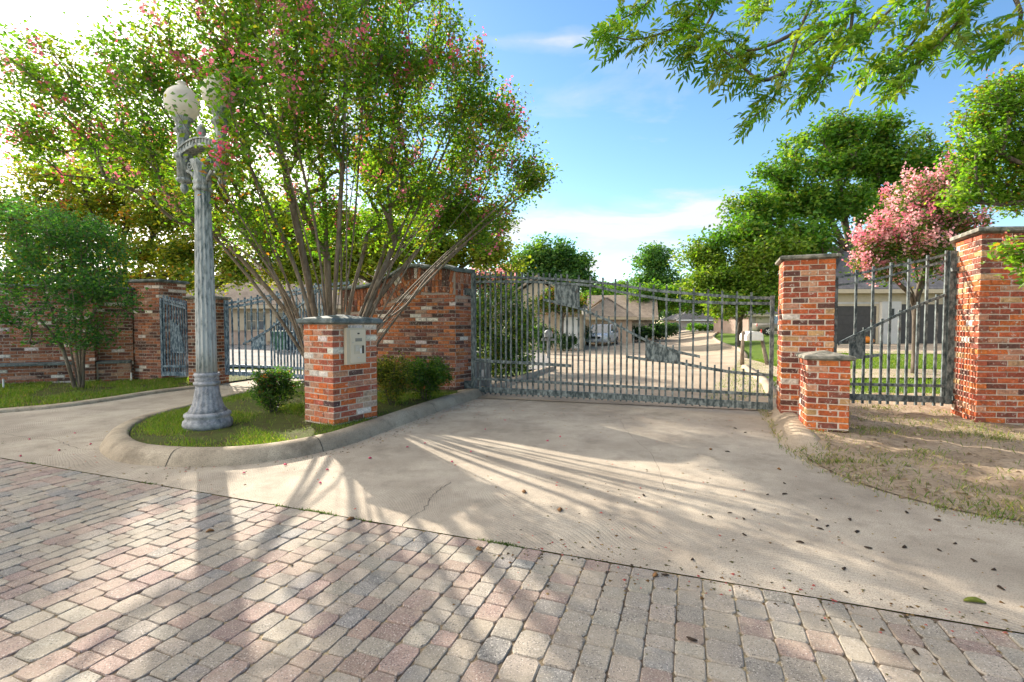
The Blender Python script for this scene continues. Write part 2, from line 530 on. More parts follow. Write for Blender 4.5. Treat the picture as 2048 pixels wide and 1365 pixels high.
simple('box_beige', (0.52, 0.45, 0.33), 0.5, 5, 0.06, bump=0)
simple('box_door', (0.60, 0.52, 0.39), 0.45, 5, 0.06, bump=0)
simple('dark_plastic', (0.03, 0.03, 0.03), 0.4, 20, 0.1, bump=0)
simple('display_grey', (0.22, 0.22, 0.19), 0.25, 20, 0.1, bump=0)
simple('key_steel', (0.55, 0.53, 0.48), 0.35, 20, 0.1, bump=0)
simple('white_paint', (0.72, 0.70, 0.66), 0.6, 6, 0.08)
simple('cream_paint', (0.46, 0.38, 0.265), 0.6, 6, 0.08)
simple('dark_door', (0.055, 0.048, 0.045), 0.5, 6, 0.2)
simple('grey_metal', (0.20, 0.21, 0.21), 0.5, 9, 0.15)
simple('car_silver', (0.52, 0.55, 0.59), 0.25, 4, 0.04, 0.5, 0.2, 0)
simple('car_dark', (0.045, 0.05, 0.06), 0.25, 4, 0.04, 0.5, 0.3, 0)
simple('car_tan', (0.20, 0.185, 0.16), 0.3, 4, 0.04, 0.5, 0.4, 0)
simple('car_blue', (0.02, 0.045, 0.11), 0.25, 4, 0.04, 0.5, 0.3, 0)
simple('car_glass', (0.05, 0.075, 0.10), 0.06, 4, 0.05, 0.8, 0.0, 0)
simple('window_glass', (0.06, 0.07, 0.08), 0.08, 2, 0.2, 0.8, 0.0, 0)
simple('tyre', (0.02, 0.02, 0.02), 0.85, 30, 0.15)
simple('rim_metal', (0.5, 0.5, 0.52), 0.3, 30, 0.1, 0.5, 0.7, 0)
simple('lens', (0.75, 0.77, 0.78), 0.1, 30, 0.05, 0.7, 0, 0)
simple('red_lens', (0.35, 0.02, 0.02), 0.2, 30, 0.05, 0.7, 0, 0)
simple('bin_green', (0.02, 0.10, 0.05), 0.5, 9, 0.1)
simple('bin_blue', (0.03, 0.06, 0.10), 0.5, 9, 0.1)
simple('pumpkin_skin', (0.55, 0.17, 0.02), 0.5, 9, 0.15)
simple('stem_green', (0.10, 0.09, 0.04), 0.7, 9, 0.15)
simple('husk', (0.035, 0.022, 0.014), 0.8, 40, 0.4)
simple('husk_green', (0.12, 0.14, 0.02), 0.7, 40, 0.3)
simple('dry_leaf', (0.20, 0.10, 0.04), 0.8, 40, 0.3)
simple('pink_petal', (0.55, 0.05, 0.12), 0.7, 40, 0.2)


def shingle(name, a, b):
    m, nt = newmat(name)
    bt = nd(nt, 'ShaderNodeTexBrick', {'Vector': nd(nt, 'ShaderNodeTexCoord').outputs['Object'], 'Color1': a + (1,), 'Color2': b + (1,),
            'Mortar': tuple(x * 0.5 for x in a) + (1,), 'Scale': 4.0, 'Mortar Size': 0.02, 'Brick Width': 0.8, 'Row Height': 0.55})
    c = mix(nt, 1.0, bt.outputs[0], ramp(nt, noise(nt, 2.0, 5), [(0.3, 0.82), (0.7, 1.15)]), 'MULTIPLY')
    finish(nt, c, 0.9, 0.15, bump=noise(nt, 20, 4), bstr=0.5, bdist=0.02)


shingle('roof_grey', (0.15, 0.14, 0.145), (0.20, 0.185, 0.185))
shingle('roof_tan', (0.27, 0.21, 0.16), (0.33, 0.265, 0.20))
shingle('roof_dark', (0.09, 0.085, 0.085), (0.12, 0.115, 0.11))


def farbrick(name, a, b, mo):
    m, nt = newmat(name)
    bt = nd(nt, 'ShaderNodeTexBrick', {'Vector': nd(nt, 'ShaderNodeTexCoord').outputs['Object'], 'Color1': a + (1,), 'Color2': b + (1,), 'Mortar': mo + (1,),
            'Scale': 1.0, 'Mortar Size': 0.008, 'Brick Width': 0.21, 'Row Height': 0.075})
    c = mix(nt, 1.0, bt.outputs[0], ramp(nt, noise(nt, 1.5, 5), [(0.3, 0.85), (0.7, 1.12)]), 'MULTIPLY')
    finish(nt, c, 0.9, 0.15)


farbrick('house_brick', (0.36, 0.16, 0.10), (0.42, 0.21, 0.14), (0.42, 0.32, 0.25))
farbrick('house_brick_tan', (0.36, 0.25, 0.17), (0.41, 0.29, 0.20), (0.42, 0.34, 0.26))
farbrick('house_brick_white', (0.66, 0.64, 0.60), (0.72, 0.70, 0.66), (0.5, 0.48, 0.45))
farbrick('house_brick_dark', (0.22, 0.11, 0.08), (0.28, 0.15, 0.11), (0.35, 0.3, 0.26))

# ------------------------------------------------------------------ bricks
CRS = 0.0725


def unit_bricks(n, ch=0.045, jit=0.045):
    out = []
    for i in range(n):
        r = random.Random(100 + i)
        bm = bmesh.new()
        bmesh.ops.create_cube(bm, size=1.0)
        # chamfer the edges of the outer (+Y) face only; cheap and what one sees
        es = [e for e in bm.edges if all(v.co.y > 0 for v in e.verts)]
        bmesh.ops.bevel(bm, geom=es, offset=ch, segments=1, affect='EDGES')
        for v in bm.verts:
            v.co.x += r.uniform(-jit, jit) * 0.45
            v.co.z += r.uniform(-jit, jit) * 1.3
            v.co.y += r.uniform(-jit, jit) * 0.6
        me = bpy.data.meshes.new('brick')
        bm.to_mesh(me)
        bm.free()
        me.materials.append(M['brick'])
        a = me.color_attributes.new('Col', 'FLOAT_COLOR', 'POINT')
        a.data.foreach_set('color', np.ones(len(me.vertices) * 4, np.float32))
        out.append(me)
    return out


UB = unit_bricks(8)
UBV = []
for me in UB:
    co = np.zeros(len(me.vertices) * 3, np.float32)
    me.vertices.foreach_get('co', co)
    UBV.append((co.reshape(-1, 3), [tuple(p.vertices) for p in me.polygons]))

PAL = {
    'warm': [((0.46, 0.125, 0.035), 5), ((0.40, 0.095, 0.038), 6), ((0.31, 0.075, 0.04), 5), ((0.20, 0.062, 0.04), 3.4), ((0.11, 0.048, 0.038), 2.2), ((0.42, 0.20, 0.12), 2), ((0.60, 0.53, 0.46), 0.9), ((0.44, 0.25, 0.12), 1.0)],
    'mixed': [((0.50, 0.13, 0.04), 3), ((0.44, 0.15, 0.075), 3), ((0.36, 0.10, 0.06), 3), ((0.19, 0.075, 0.055), 2.2), ((0.10, 0.055, 0.05), 2), ((0.44, 0.215, 0.135), 3), ((0.64, 0.58, 0.51), 1.6), ((0.44, 0.32, 0.23), 1)],
    'old': [((0.40, 0.135, 0.05), 4), ((0.31, 0.11, 0.055), 4), ((0.16, 0.065, 0.045), 4), ((0.09, 0.05, 0.04), 3), ((0.36, 0.20, 0.14), 1.8), ((0.62, 0.55, 0.48), 0.8)],
    'dark': [((0.32, 0.125, 0.065), 4), ((0.25, 0.10, 0.06), 4), ((0.16, 0.07, 0.05), 3), ((0.09, 0.05, 0.042), 2), ((0.38, 0.22, 0.15), 1.8), ((0.64, 0.57, 0.51), 1.0)],
}


def pick(pal):
    cs, ws = zip(*PAL[pal])
    c = random.choices(cs, ws)[0]
    k = random.uniform(0.85, 1.15)
    return tuple(x * k * random.uniform(0.95, 1.05) for x in c)


class Bricks:
    def __init__(s, pal):
        s.e, s.pal = [], pal

    def one(s, c, ux, nrm, uz, L, H, D, col=None):
        s.e.append((np.asarray(c, float), np.asarray(ux, float), np.asarray(nrm, float), np.asarray(uz, float), L, H, D, col or pick(s.pal)))

    def face(s, A, B, z0, rows, own=True, alt=0, D=0.10, proud=0.004, skip=None, plain=False):
        """running-bond face from A to B (plan); the outward normal is to the right of A->B"""
        A, B = np.asarray(A, float)[:2], np.asarray(B, float)[:2]
        W = np.linalg.norm(B - A)
        u = (B - A) / W
        nrm = np.array([u[1], -u[0], 0])
        ux = np.array([u[0], u[1], 0])
        j = 0.0135
        for r in range(rows):
            o = (r + alt) % 2 == 0
            if plain:
                xs = []
                x = -0.1165 * (r % 2)
                while x < W:
                    a, b = max(x, 0), min(x + 0.222, W)
                    if b - a > 0.03: xs.append((a, b))
                    x += 0.233
            else:
                a, b = (0, W) if o else (D + j, W - D - j)
                n = max(1, math.ceil((b - a) / 0.262))
                st = (b - a + j) / n
                cuts = [a + st * k for k in range(n)]
                xs = [(q, q + st - j) for q in cuts]
            for a, b in xs:
                z = z0 + (r + 0.5) * CRS
                if skip and skip((a + b) / 2 / W, z): continue
                jit = random.uniform(-0.002, 0.004)
                c = np.array([*(A + u * (a + b) / 2), z]) - nrm * (D / 2 - proud - jit)
                s.one(c, ux, nrm, (0, 0, 1), b - a, CRS - j, D)

    def flush(s, parent, limit=300):
        sc = []
        for k, (c, ux, nm, uz, L, H, D, col) in enumerate(s.e):
            x, y, z = proj(c)
            v = CAM - c
            f = float(v @ nm) / np.linalg.norm(v)
            ok = z > 0.3 and -60 < x < 2108 and f > 0.03
            sc.append((f * L / z if ok else -1.0, k))
        sc.sort(reverse=True)
        V, Fq, Cc = [], [], []
        base = 0
        for rank, (q, k) in enumerate(sc):
            c, ux, nm, uz, L, H, D, col = s.e[k]
            vi = random.randrange(len(UB))
            Mx = np.array([ux * L * random.choice((-1, 1)), nm * D, uz * H]).T
            if rank < limit and q > 0:
                o = bpy.data.objects.new('brick', UB[vi])
                COL.objects.link(o)
                o.parent = parent
                o.matrix_parent_inverse = root_inv(parent)
                W = Matrix.Identity(4)
                if np.linalg.det(Mx) < 0: Mx[:, 0] *= -1
                for i in range(3):
                    for jx in range(3): W[i][jx] = Mx[i, jx]
                    W[i][3] = c[i]
                o.matrix_basis = W
                o.color = (*col, 1)
            else:
                if np.linalg.det(Mx) < 0: Mx[:, 0] *= -1
                uv, uf = UBV[vi]
                V.append(uv @ Mx.T + c)
                Fq += [tuple(base + i for i in f) for f in uf]
                Cc.append(np.tile(col, (len(uv), 1)))
                base += len(uv)
        if V:
            o = meshobj('brickwork', np.concatenate(V), Fq, M['brick'], parent, cols=np.concatenate(Cc))
            o['kind'] = 'stuff'


def prism(poly, z0, z1, name, mat, parent, inset=0.0):
    poly = [np.asarray(p, float)[:2] for p in poly]
    c = sum(poly) / len(poly)
    if inset:
        poly = offset_poly(poly, -inset)
    n = len(poly)
    vs = [(*p, z0) for p in poly] + [(*p, z1) for p in poly]
    fs = [tuple(range(n - 1, -1, -1)), tuple(range(n, 2 * n))] + [(k, (k + 1) % n, n + (k + 1) % n, n + k) for k in range(n)]
    return MB().add(vs, fs).build(name, mat, parent)


def offset_poly(poly, d):
    """grow (d>0) a convex polygon of either winding"""
    n = len(poly)
    area = sum(poly[i][0] * poly[(i + 1) % n][1] - poly[(i + 1) % n][0] * poly[i][1] for i in range(n))
    sg = 1 if area > 0 else -1
    out = []
    for i in range(n):
        p0, p1, p2 = poly[i - 1], poly[i], poly[(i + 1) % n]
        def nn(a, b):
            t = (b - a) / np.linalg.norm(b - a)
            return np.array([t[1], -t[0]]) * sg
        n1, n2 = nn(p0, p1), nn(p1, p2)
        b = n1 + n2
        b = b / (b @ b) * 2
        out.append(p1 + b * d * 1.0 if np.linalg.norm(b) < 3 else p1 + n1 * d)
    return out


def cap(poly, z, parent, mat, over=0.055, th=0.075, peak=0.07, name='cap'):
    poly = [np.asarray(p, float)[:2] for p in poly]
    rings = [(0.0, 0.0), (over * 0.55, 0.0), (over, th * 0.25), (over * 1.02, th * 0.7), (over * 0.75, th)]
    n = len(poly)
    vs, fs = [], []
    for o, dz in rings:
        for p in offset_poly(poly, o): vs.append((*p, z + dz))
    for i in range(len(rings) - 1):
        for k in range(n):
            k2 = (k + 1) % n
            fs.append((i * n + k, i * n + k2, (i + 1) * n + k2, (i + 1) * n + k))
    c = sum(poly) / n
    vs.append((*c, z + th + peak))
    t = (len(rings) - 1) * n
    fs += [(t + k, t + (k + 1) % n, len(vs) - 1) for k in range(n)]
    fs.append(tuple(range(n - 1, -1, -1)))
    return MB().add(vs, fs).build(name, mat, parent)


def pillar(name, corners, z0, rows, pal, label, cat, mortar='mortar', capmat='cap_stone', over=0.055, th=0.075, peak=0.07, group=None, limit=300):
    """corners in plan, clockwise seen from above (so the outside lies to the right of A->B reversed)"""
    c = sum(np.asarray(p)[:2] for p in corners) / len(corners)
    t = thing(name, (*c, z0), label, cat, group)
    bs = Bricks(pal)
    n = len(corners)
    for i in range(n):
        bs.face(corners[i], corners[(i + 1) % n], z0, rows, alt=i)
    bs.flush(t, limit)
    ztop = z0 + rows * CRS
    core = prism(corners, z0 - 0.25, ztop - 0.002, 'mortar_core', M[mortar], t, inset=0.004)
    cap(corners, ztop, t, M[capmat], over, th, peak)
    return t, ztop


def rect_from(P, u, a, b):
    """rectangle with front-left corner P, front direction u, width a, depth b; returned so that each face's outside is to its right"""
    P = np.asarray(P, float)[:2]
    u = np.asarray(u, float)
    u = u / np.linalg.norm(u)
    v = np.array([-u[1], u[0]])
    return [P, P + u * a, P + u * a + v * b, P + v * b]


# ------------------------------------------------------------------ ground
def grid_sheet(name, xs, ys, zf, mat, kind='structure', parent=None):
    X, Y = np.meshgrid(xs, ys)
    Z = zf(X, Y)
    V = np.stack([X, Y, Z], -1).reshape(-1, 3)
    nx, ny = len(xs), len(ys)
    i = np.arange(nx * ny).reshape(ny, nx)
    Fq = np.stack([i[:-1, :-1], i[:-1, 1:], i[1:, 1:], i[1:, :-1]], -1).reshape(-1, 4)
    o = bigmesh(name, V, Fq, None, mat, parent, smooth=True)
    if kind: o['kind'] = kind
    return o


def nonlin(a, b, fine0, fine1, step, grow=1.22):
    xs = list(np.arange(fine0, fine1 + 1e-6, step))
    s = step
    while xs[-1] < b:
        s *= grow
        xs.append(min(b, xs[-1] + s))
    s = step
    while xs[0] > a:
        s *= grow
        xs.insert(0, max(a, xs[0] - s))
    return np.array(xs)


def loft(name, L, R, mat, zf, n=10, lift=0.0, kind='structure'):
    """sheet between two plan polylines with the same number of points"""
    L, R = np.asarray(L)[:, :2], np.asarray(R)[:, :2]

    def dense(P, k=6):
        out = []
        for a, b in zip(P[:-1], P[1:]):
            out += [a + (b - a) * t / k for t in range(k)]
        return np.array(out + [P[-1]])
    L, R = dense(L), dense(R)
    t = np.linspace(0, 1, n + 1)
    G = L[:, None, :] * (1 - t)[None, :, None] + R[:, None, :] * t[None, :, None]
    Z = zf(G[..., 0], G[..., 1]) + lift
    V = np.concatenate([G, Z[..., None]], -1).reshape(-1, 3)
    i = np.arange(len(V)).reshape(len(L), n + 1)
    Fq = np.stack([i[:-1, :-1], i[:-1, 1:], i[1:, 1:], i[1:, :-1]], -1).reshape(-1, 4)
    o = bigmesh(name, V, Fq, None, mat, None, smooth=True)
    # make sure it faces up
    if o.data.polygons[0].normal.z < 0: o.data.flip_normals()
    if kind: o['kind'] = kind
    return o


# paver edge line and its frame
E0, E1 = gr(22, 920)[:2], gr(2048, 1268)[:2]
U1 = (E1 - E0) / np.linalg.norm(E1 - E0)
U2 = np.array([-U1[1], U1[0]])

def ground_z(X, Y):
    near = (1 - sstep((Y - 8.5) / 1.5)) * (1 - sstep((np.abs(X) - 14) / 2))
    return hgt(X, Y) - 0.035 - 0.05 * near

grid_sheet('lawn_ground', nonlin(-400, 400, -22, 24, 1.0), nonlin(-60, 600, 0, 44, 1.0), ground_z, M['lawn'])

# concrete apron: everything beyond the paver edge up to and through the gates
q = lambda a, b: E0 + U1 * a + U2 * b
loft('concrete_apron', [q(-14, 0.007), q(14, 0.007)], [np.array([-17, 16.0]), np.array([7.0, 11.0])], M['concrete'], lambda x, y: 0 * x, n=24)
# slab under the pavers (bedding sand)
loft('paver_bedding', [q(-14, 0.01), q(14, 0.01)], [q(-14, -12), q(14, -12)], M['joint_sand'], lambda x, y: 0 * x - 0.007, n=4)

# pavers in rows running away from the camera, mixed lengths
def unit_pavers():
    out = []
    for cut in (0.10, 0.16):
        for i in range(4):
            r = random.Random(i * 7 + int(cut * 100))
            ring = []
            for sx, sy in ((1, 1), (-1, 1), (-1, -1), (1, -1)):
                a, b = (0.5 * sx, (0.5 - cut) * sy), ((0.5 - cut * 0.8) * sx, 0.5 * sy)
                ring += [a, b] if sx * sy > 0 else [b, a]
            vs = []
            for zz_, sc in ((-1.0, 0.99), (-0.16, 1.0), (0.0, 0.93)):
                for (x, y) in ring:
                    vs.append((x * sc + r.uniform(-.012, .012), y * sc + r.uniform(-.012, .012), zz_ + (r.uniform(-.04, .04) if zz_ == 0 else 0)))
            n = 8
            fs = [tuple(range(2 * n, 3 * n))]
            for k in range(2):
                fs += [(k * n + i2, k * n + (i2 + 1) % n, (k + 1) * n + (i2 + 1) % n, (k + 1) * n + i2) for i2 in range(n)]
            me = bpy.data.meshes.new('paver')
            me.from_pydata(vs, [], fs)
            me.materials.append(M['paver'])
            a = me.color_attributes.new('Col', 'FLOAT_COLOR', 'POINT')
            a.data.foreach_set('color', np.ones(len(vs) * 4, np.float32))
            if me.polygons[0].normal.z < 0: me.flip_normals()
            out.append((me, np.array(vs), [tuple(p.vertices) for p in me.polygons]))
    return out


UP_ = unit_pavers()
road = thing('paved_road', (*q(6, -1.5), 0), None, None)
road['kind'] = 'structure'
pav = []
RW = 0.104
PC = [((0.31, 0.225, 0.185), 3.4), ((0.26, 0.185, 0.16), 1.5), ((0.225, 0.213, 0.197), 2.8), ((0.28, 0.248, 0.21), 3.6), ((0.31, 0.265, 0.215), 4.4), ((0.335, 0.295, 0.24), 2.2)]
row = 0
a = -11.0
while a < 10.5:
    wd = random.choice((0.10, 0.12, 0.12, 0.135, 0.145))
    b = random.uniform(0.001, 0.007)
    while b < 6.5:
        ln = random.choice((0.15, 0.17, 0.13, 0.10, 0.115, 0.14, 0.085))
        c2 = q(a + wd / 2, -(b + ln / 2))
        if c2[1] > -0.5:
            x, y, z = proj((*c2, 0)) if c2[1] > 0.3 else (9999, 9999, -1)
            vis = z > 0 and -600 < x < 2900 and y < 1750
            if vis: pav.append((z, c2, wd, ln))
        b += ln
    a += wd
pav.sort(key=lambda t: t[0])
inview = [p for p in pav if -40 < proj((*p[1], 0))[0] < 2090 and proj((*p[1], 0))[1] < 1400]
chosen = set(id(p) for p in inview[:300])
V, Fq, Cc, base = [], [], [], 0
for p in pav:
    z, c2, wd, ln = p
    me, uv, uf = random.choice(UP_[:4] if ln < 0.15 else UP_[4:])
    cs, ws = zip(*PC)
    # redder stones gather on the left, greyer and sandier ones to the right
    rx = c2[0] + 0.4 * math.sin(c2[1] * 3)
    ww = [k * (1.5 if i in (0, 1) and rx < 0 else 0.35 if i in (0, 1) and rx > 0.6 else 1) for i, k in enumerate(ws)]
    kq = random.uniform(0.80, 1.02)
    col = [v * kq * random.uniform(0.98, 1.02) for v in random.choices(cs, ww)[0]]
    th = 0.03
    yaw = random.uniform(-0.02, 0.02)
    e1, e2 = U1 * math.cos(yaw) + U2 * math.sin(yaw), U2 * math.cos(yaw) - U1 * math.sin(yaw)
    tx, ty = random.uniform(-0.02, 0.02), random.uniform(-0.015, 0.015)
    Mx = np.array([[*(e1 * (wd - 0.003)), tx * wd], [*(e2 * (ln - 0.003)), ty * ln], [0, 0, th]]).T
    c = np.array([*c2, random.uniform(-0.002, 0.003)])
    if id(p) in chosen:
        o = bpy.data.objects.new('paver', me)
        COL.objects.link(o)
        o.parent = road
        o.matrix_parent_inverse = root_inv(road)
        W = Matrix.Identity(4)
        for i in range(3):
            for jx in range(3): W[i][jx] = Mx[i, jx]
            W[i][3] = c[i]
        o.matrix_basis = W
        o.color = (*col, 1)
    else:
        V.append(uv @ Mx.T + c)
        Fq += [tuple(base + i for i in f) for f in uf]
        Cc.append(np.tile(col, (len(uv), 1)))
        base += len(uv)
o = meshobj('paving', np.concatenate(V), Fq, M['paver'], road, cols=np.concatenate(Cc))
o['kind'] = 'stuff'


def smooth_path(P, n=6, closed=False):
    """Catmull-Rom through 2-D points"""
    P = [np.asarray(p, float)[:2] for p in P]
    out = []
    N = len(P)
    for i in range(N - 1):
        p0, p1, p2, p3 = P[max(i - 1, 0)], P[i], P[i + 1], P[min(i + 2, N - 1)]
        for k in range(n):
            t = k / n
            out.append(0.5 * ((2 * p1) + (-p0 + p2) * t + (2 * p0 - 5 * p1 + 4 * p2 - p3) * t * t + (-p0 + 3 * p1 - 3 * p2 + p3) * t ** 3))
    out.append(P[-1])
    return np.array(out)


def sweep(name, path, prof, mat, scale=None, zf=None, kind='structure', side=1.0, joints=0.0):
    """kerb: profile of (offset to the side, height) swept along a plan path"""
    path = np.asarray(path)
    n, m_ = len(path), len(prof)
    T = np.gradient(path, axis=0)
    T /= np.linalg.norm(T, axis=1)[:, None] + 1e-9
    Nn = np.stack([-T[:, 1], T[:, 0]], -1) * side
    V = []
    for i in range(n):
        sc = 1 if scale is None else scale[i]
        for o, h in prof:
            p = path[i] + Nn[i] * o
            z = (zf(*p) if zf else 0) + h * sc
            V.append((*p, z))
    Fq = [(i * m_ + k, i * m_ + k + 1, (i + 1) * m_ + k + 1, (i + 1) * m_ + k) for i in range(n - 1) for k in range(m_ - 1)]
    o = meshobj(name, V, Fq + [tuple(range(m_)), tuple(range((n - 1) * m_, n * m_))], mat, None, smooth=True)
    bm = bmesh.new(); bm.from_mesh(o.data)
    bmesh.ops.recalc_face_normals(bm, faces=bm.faces)
    bm.to_mesh(o.data); bm.free()
    if kind: o['kind'] = kind
    return o


# island kerb: right side from the gate, round the nose, back along the left drive
ipx = [(968, 793), (905, 813), (840, 837), (760, 868), (690, 893), (600, 914), (500, 929), (400, 935), (310, 933), (240, 925), (206, 910), (200, 892), (222, 870), (275, 848), (350, 827), (440, 804), (540, 782), (640, 764)]
IPATH = smooth_path([gr(*p) for p in ipx], 8)
ISL = 0.115
kp = [(-0.005, -0.06), (0.0, 0.0), (0.035, 0.06), (0.07, 0.105), (0.11, 0.13), (0.17, 0.137), (0.225, 0.135), (0.25, 0.12), (0.252, 0.03)]
sweep('island_kerb', IPATH, kp, M['kerb_concrete'], side=-1.0)
Tn = np.gradient(IPATH, axis=0)
Tn /= np.linalg.norm(Tn, axis=1)[:, None]
INNER = IPATH + np.stack([Tn[:, 1], -Tn[:, 0]], -1) * 0.262
# island soil and turf: fan towards the spine
def pts_in(poly, P):
    poly = np.asarray(poly)
    x, y = P[:, 0], P[:, 1]
    ins = np.zeros(len(P), bool)
    j = len(poly) - 1
    for i in range(len(poly)):
        xi, yi, xj, yj = *poly[i], *poly[j]
        cnd = ((yi > y) != (yj > y)) & (x < (xj - xi) * (y - yi) / (yj - yi + 1e-12) + xi)
        ins ^= cnd
        j = i
    return ins


ISLPOLY = INNER
bm = bmesh.new()
vs = [bm.verts.new((p[0], p[1], ISL - 0.012)) for p in ISLPOLY[::2]]
bmf = bm.faces.new(vs)
bmesh.ops.triangulate(bm, faces=[bmf])
me = bpy.data.meshes.new('island_soil')
bm.to_mesh(me); bm.free()
me.materials.append(M['turf_soil'])
isl = link('island_soil', me)
if me.polygons[0].normal.z < 0: me.flip_normals()
isl['kind'] = 'structure'


def blades(name, P, hmin, hmax, wdt, cols, z=None, lean=0.5):
    """grass: one bent blade (two triangles) at each plan point"""
    n = len(P)
    h = rng.uniform(hmin, hmax, n)
    az = rng.uniform(0, 2 * PI, n)
    ln = rng.uniform(0.05, lean, n) * h
    d = np.stack([np.cos(az), np.sin(az), 0 * az], -1)
    sdx = np.stack([-np.sin(az), np.cos(az), 0 * az], -1) * (wdt * rng.uniform(0.6, 1.3, n))[:, None] / 2
    zb = np.zeros(n) if z is None else z
    B = np.stack([P[:, 0], P[:, 1], zb], -1)
    up = np.stack([0 * h, 0 * h, h], -1)
    V = np.stack([B - sdx, B + sdx, B + up * 0.62 + d * (ln * 0.4)[:, None] + sdx * 0.6, B + up + d * ln[:, None]], 1).reshape(-1, 3)
    i = np.arange(n) * 4
    Fq = np.stack([np.stack([i, i + 1, i + 2], -1), np.stack([i, i + 2, i + 3], -1)], 1).reshape(-1, 3)
    cs = np.array([c[0] for c in cols])
    ws = np.array([c[1] for c in cols], float)
    k = rng.choice(len(cs), n, p=ws / ws.sum())
    cc_ = cs[k] * rng.uniform(0.75, 1.25, n)[:, None]
    o = bigmesh(name, V, Fq, np.repeat(cc_, 4, 0), M['grass_blade'])
    o['kind'] = 'stuff'
    return o


def scatter(poly, n, patch=0.0):
    poly = np.asarray(poly)
    lo, hi = poly.min(0), poly.max(0)
    out = []
    tot = 0
    while tot < n:
        P = rng.uniform(lo, hi, (n * 2, 2))
        P = P[pts_in(poly, P)]
        if patch:
            v = np.sin(P[:, 0] * 2.3 + 1.3 * np.sin(P[:, 1] * 1.9)) + np.sin(P[:, 1] * 3.1 + 1.7 * np.sin(P[:, 0] * 2.7)) + 0.8 * np.sin(P[:, 0] * 7.1 + P[:, 1] * 5.3)
            P = P[rng.uniform(0, 1, len(P)) < np.clip(0.5 + patch * v, 0.03, 1)]
        out.append(P)
        tot += len(P)
    return np.concatenate(out)[:n]


GREEN = [((0.11, 0.21, 0.022), 4), ((0.16, 0.26, 0.03), 4), ((0.23, 0.27, 0.045), 2), ((0.30, 0.25, 0.11), 1.2)]
P = scatter(ISLPOLY, 40000, 0.55)
P = P[P[:, 1] < 8.6]
bare = (P[:, 0] - (-1.80)) * 0.585 - (P[:, 1] - 6.385) * 0.367 > -0.25      # mulch under the bushes right of the pillar
P = P[~(bare & (P[:, 1] > 6.2)) | (rng.uniform(0, 1, len(P)) < 0.12)]
blades('island_grass', P, 0.015, 0.05, 0.006, GREEN, np.full(len(P), ISL - 0.012), 0.9)

# left verge in front of the wall, with a low flat kerb
lpx = [(-420, 872), (-200, 848), (0, 827), (120, 816), (230, 801), (310, 788), (380, 779), (440, 772)]
LPATH = smooth_path([gr(*p) for p in lpx], 6)
sweep('verge_kerb', LPATH, [(-0.005, -0.05), (0.0, 0.03), (0.03, 0.05), (0.17, 0.052), (0.20, 0.02)], M['kerb_concrete'])
far = np.array([[x, 12.6] for x in np.linspace(-19, -6.0, len(LPATH))])
Tn = np.gradient(LPATH, axis=0); Tn /= np.linalg.norm(Tn, axis=1)[:, None]
LIN = LPATH + np.stack([-Tn[:, 1], Tn[:, 0]], -1) * 0.19
loft('verge_soil', LIN, far, M['turf_soil'], lambda x, y: 0 * x + 0.035, n=8)
vp = np.concatenate([LIN, far[::-1]])
P = scatter(vp, 55000, 0.5)
P = P[P[:, 1] < 11.4]
blades('verge_grass', P, 0.025, 0.075, 0.009, GREEN, np.full(len(P), 0.035), 0.8)

# right side: bare soil verge between the apron and the corner pier
rpx = [(1548, 815), (1562, 848), (1578, 880), (1600, 905), (1640, 933), (1700, 960), (1770, 985), (1860, 1010), (1950, 1030), (2048, 1045), (2300, 1090), (2800, 1165)]
RPATH = smooth_path([gr(*p) for p in rpx], 6)
def soil_z(x, y, d):
    return 0.012 + 0.075 * sstep(d / 1.1) + 0.02 * np.sin(x * 3.1 + y) * np.sin(y * 2.7 - x) * sstep(d * 2) + 0.012 * np.sin(x * 9 + 3 * np.sin(y * 7)) * sstep(d * 3)
rf = smooth_path([(3.7, 7.9), (4.6, 8.3), (6, 8.6), (8, 8.6), (11, 8.0), (12, 6.5), (12.5, 4)], 10)
ncol, nrow = 60, len(RPATH)
ts = np.linspace(0, 1, nrow)
rfi = np.stack([np.interp(ts, np.linspace(0, 1, len(rf)), rf[:, k]) for k in (0, 1)], -1)
V = []
for i in range(nrow):
    for t in np.linspace(0, 1, ncol) ** 1.4:
        p = RPATH[i] * (1 - t) + rfi[i] * t
        d = t * np.linalg.norm(rfi[i] - RPATH[i])
        V.append((*p, float(soil_z(p[0], p[1], d)) + (random.uniform(-0.006, 0.01) if t > 0 else 0)))
i = np.arange(nrow * ncol).reshape(nrow, ncol)
Fq = np.stack([i[:-1, :-1], i[:-1, 1:], i[1:, 1:], i[1:, :-1]], -1).reshape(-1, 4)
o = bigmesh('soil_verge', V, Fq, None, M['soil'], None, True)
if o.data.polygons[0].normal.z < 0: o.data.flip_normals()
o['kind'] = 'structure'
VERGE = np.array(V).reshape(nrow, ncol, 3)
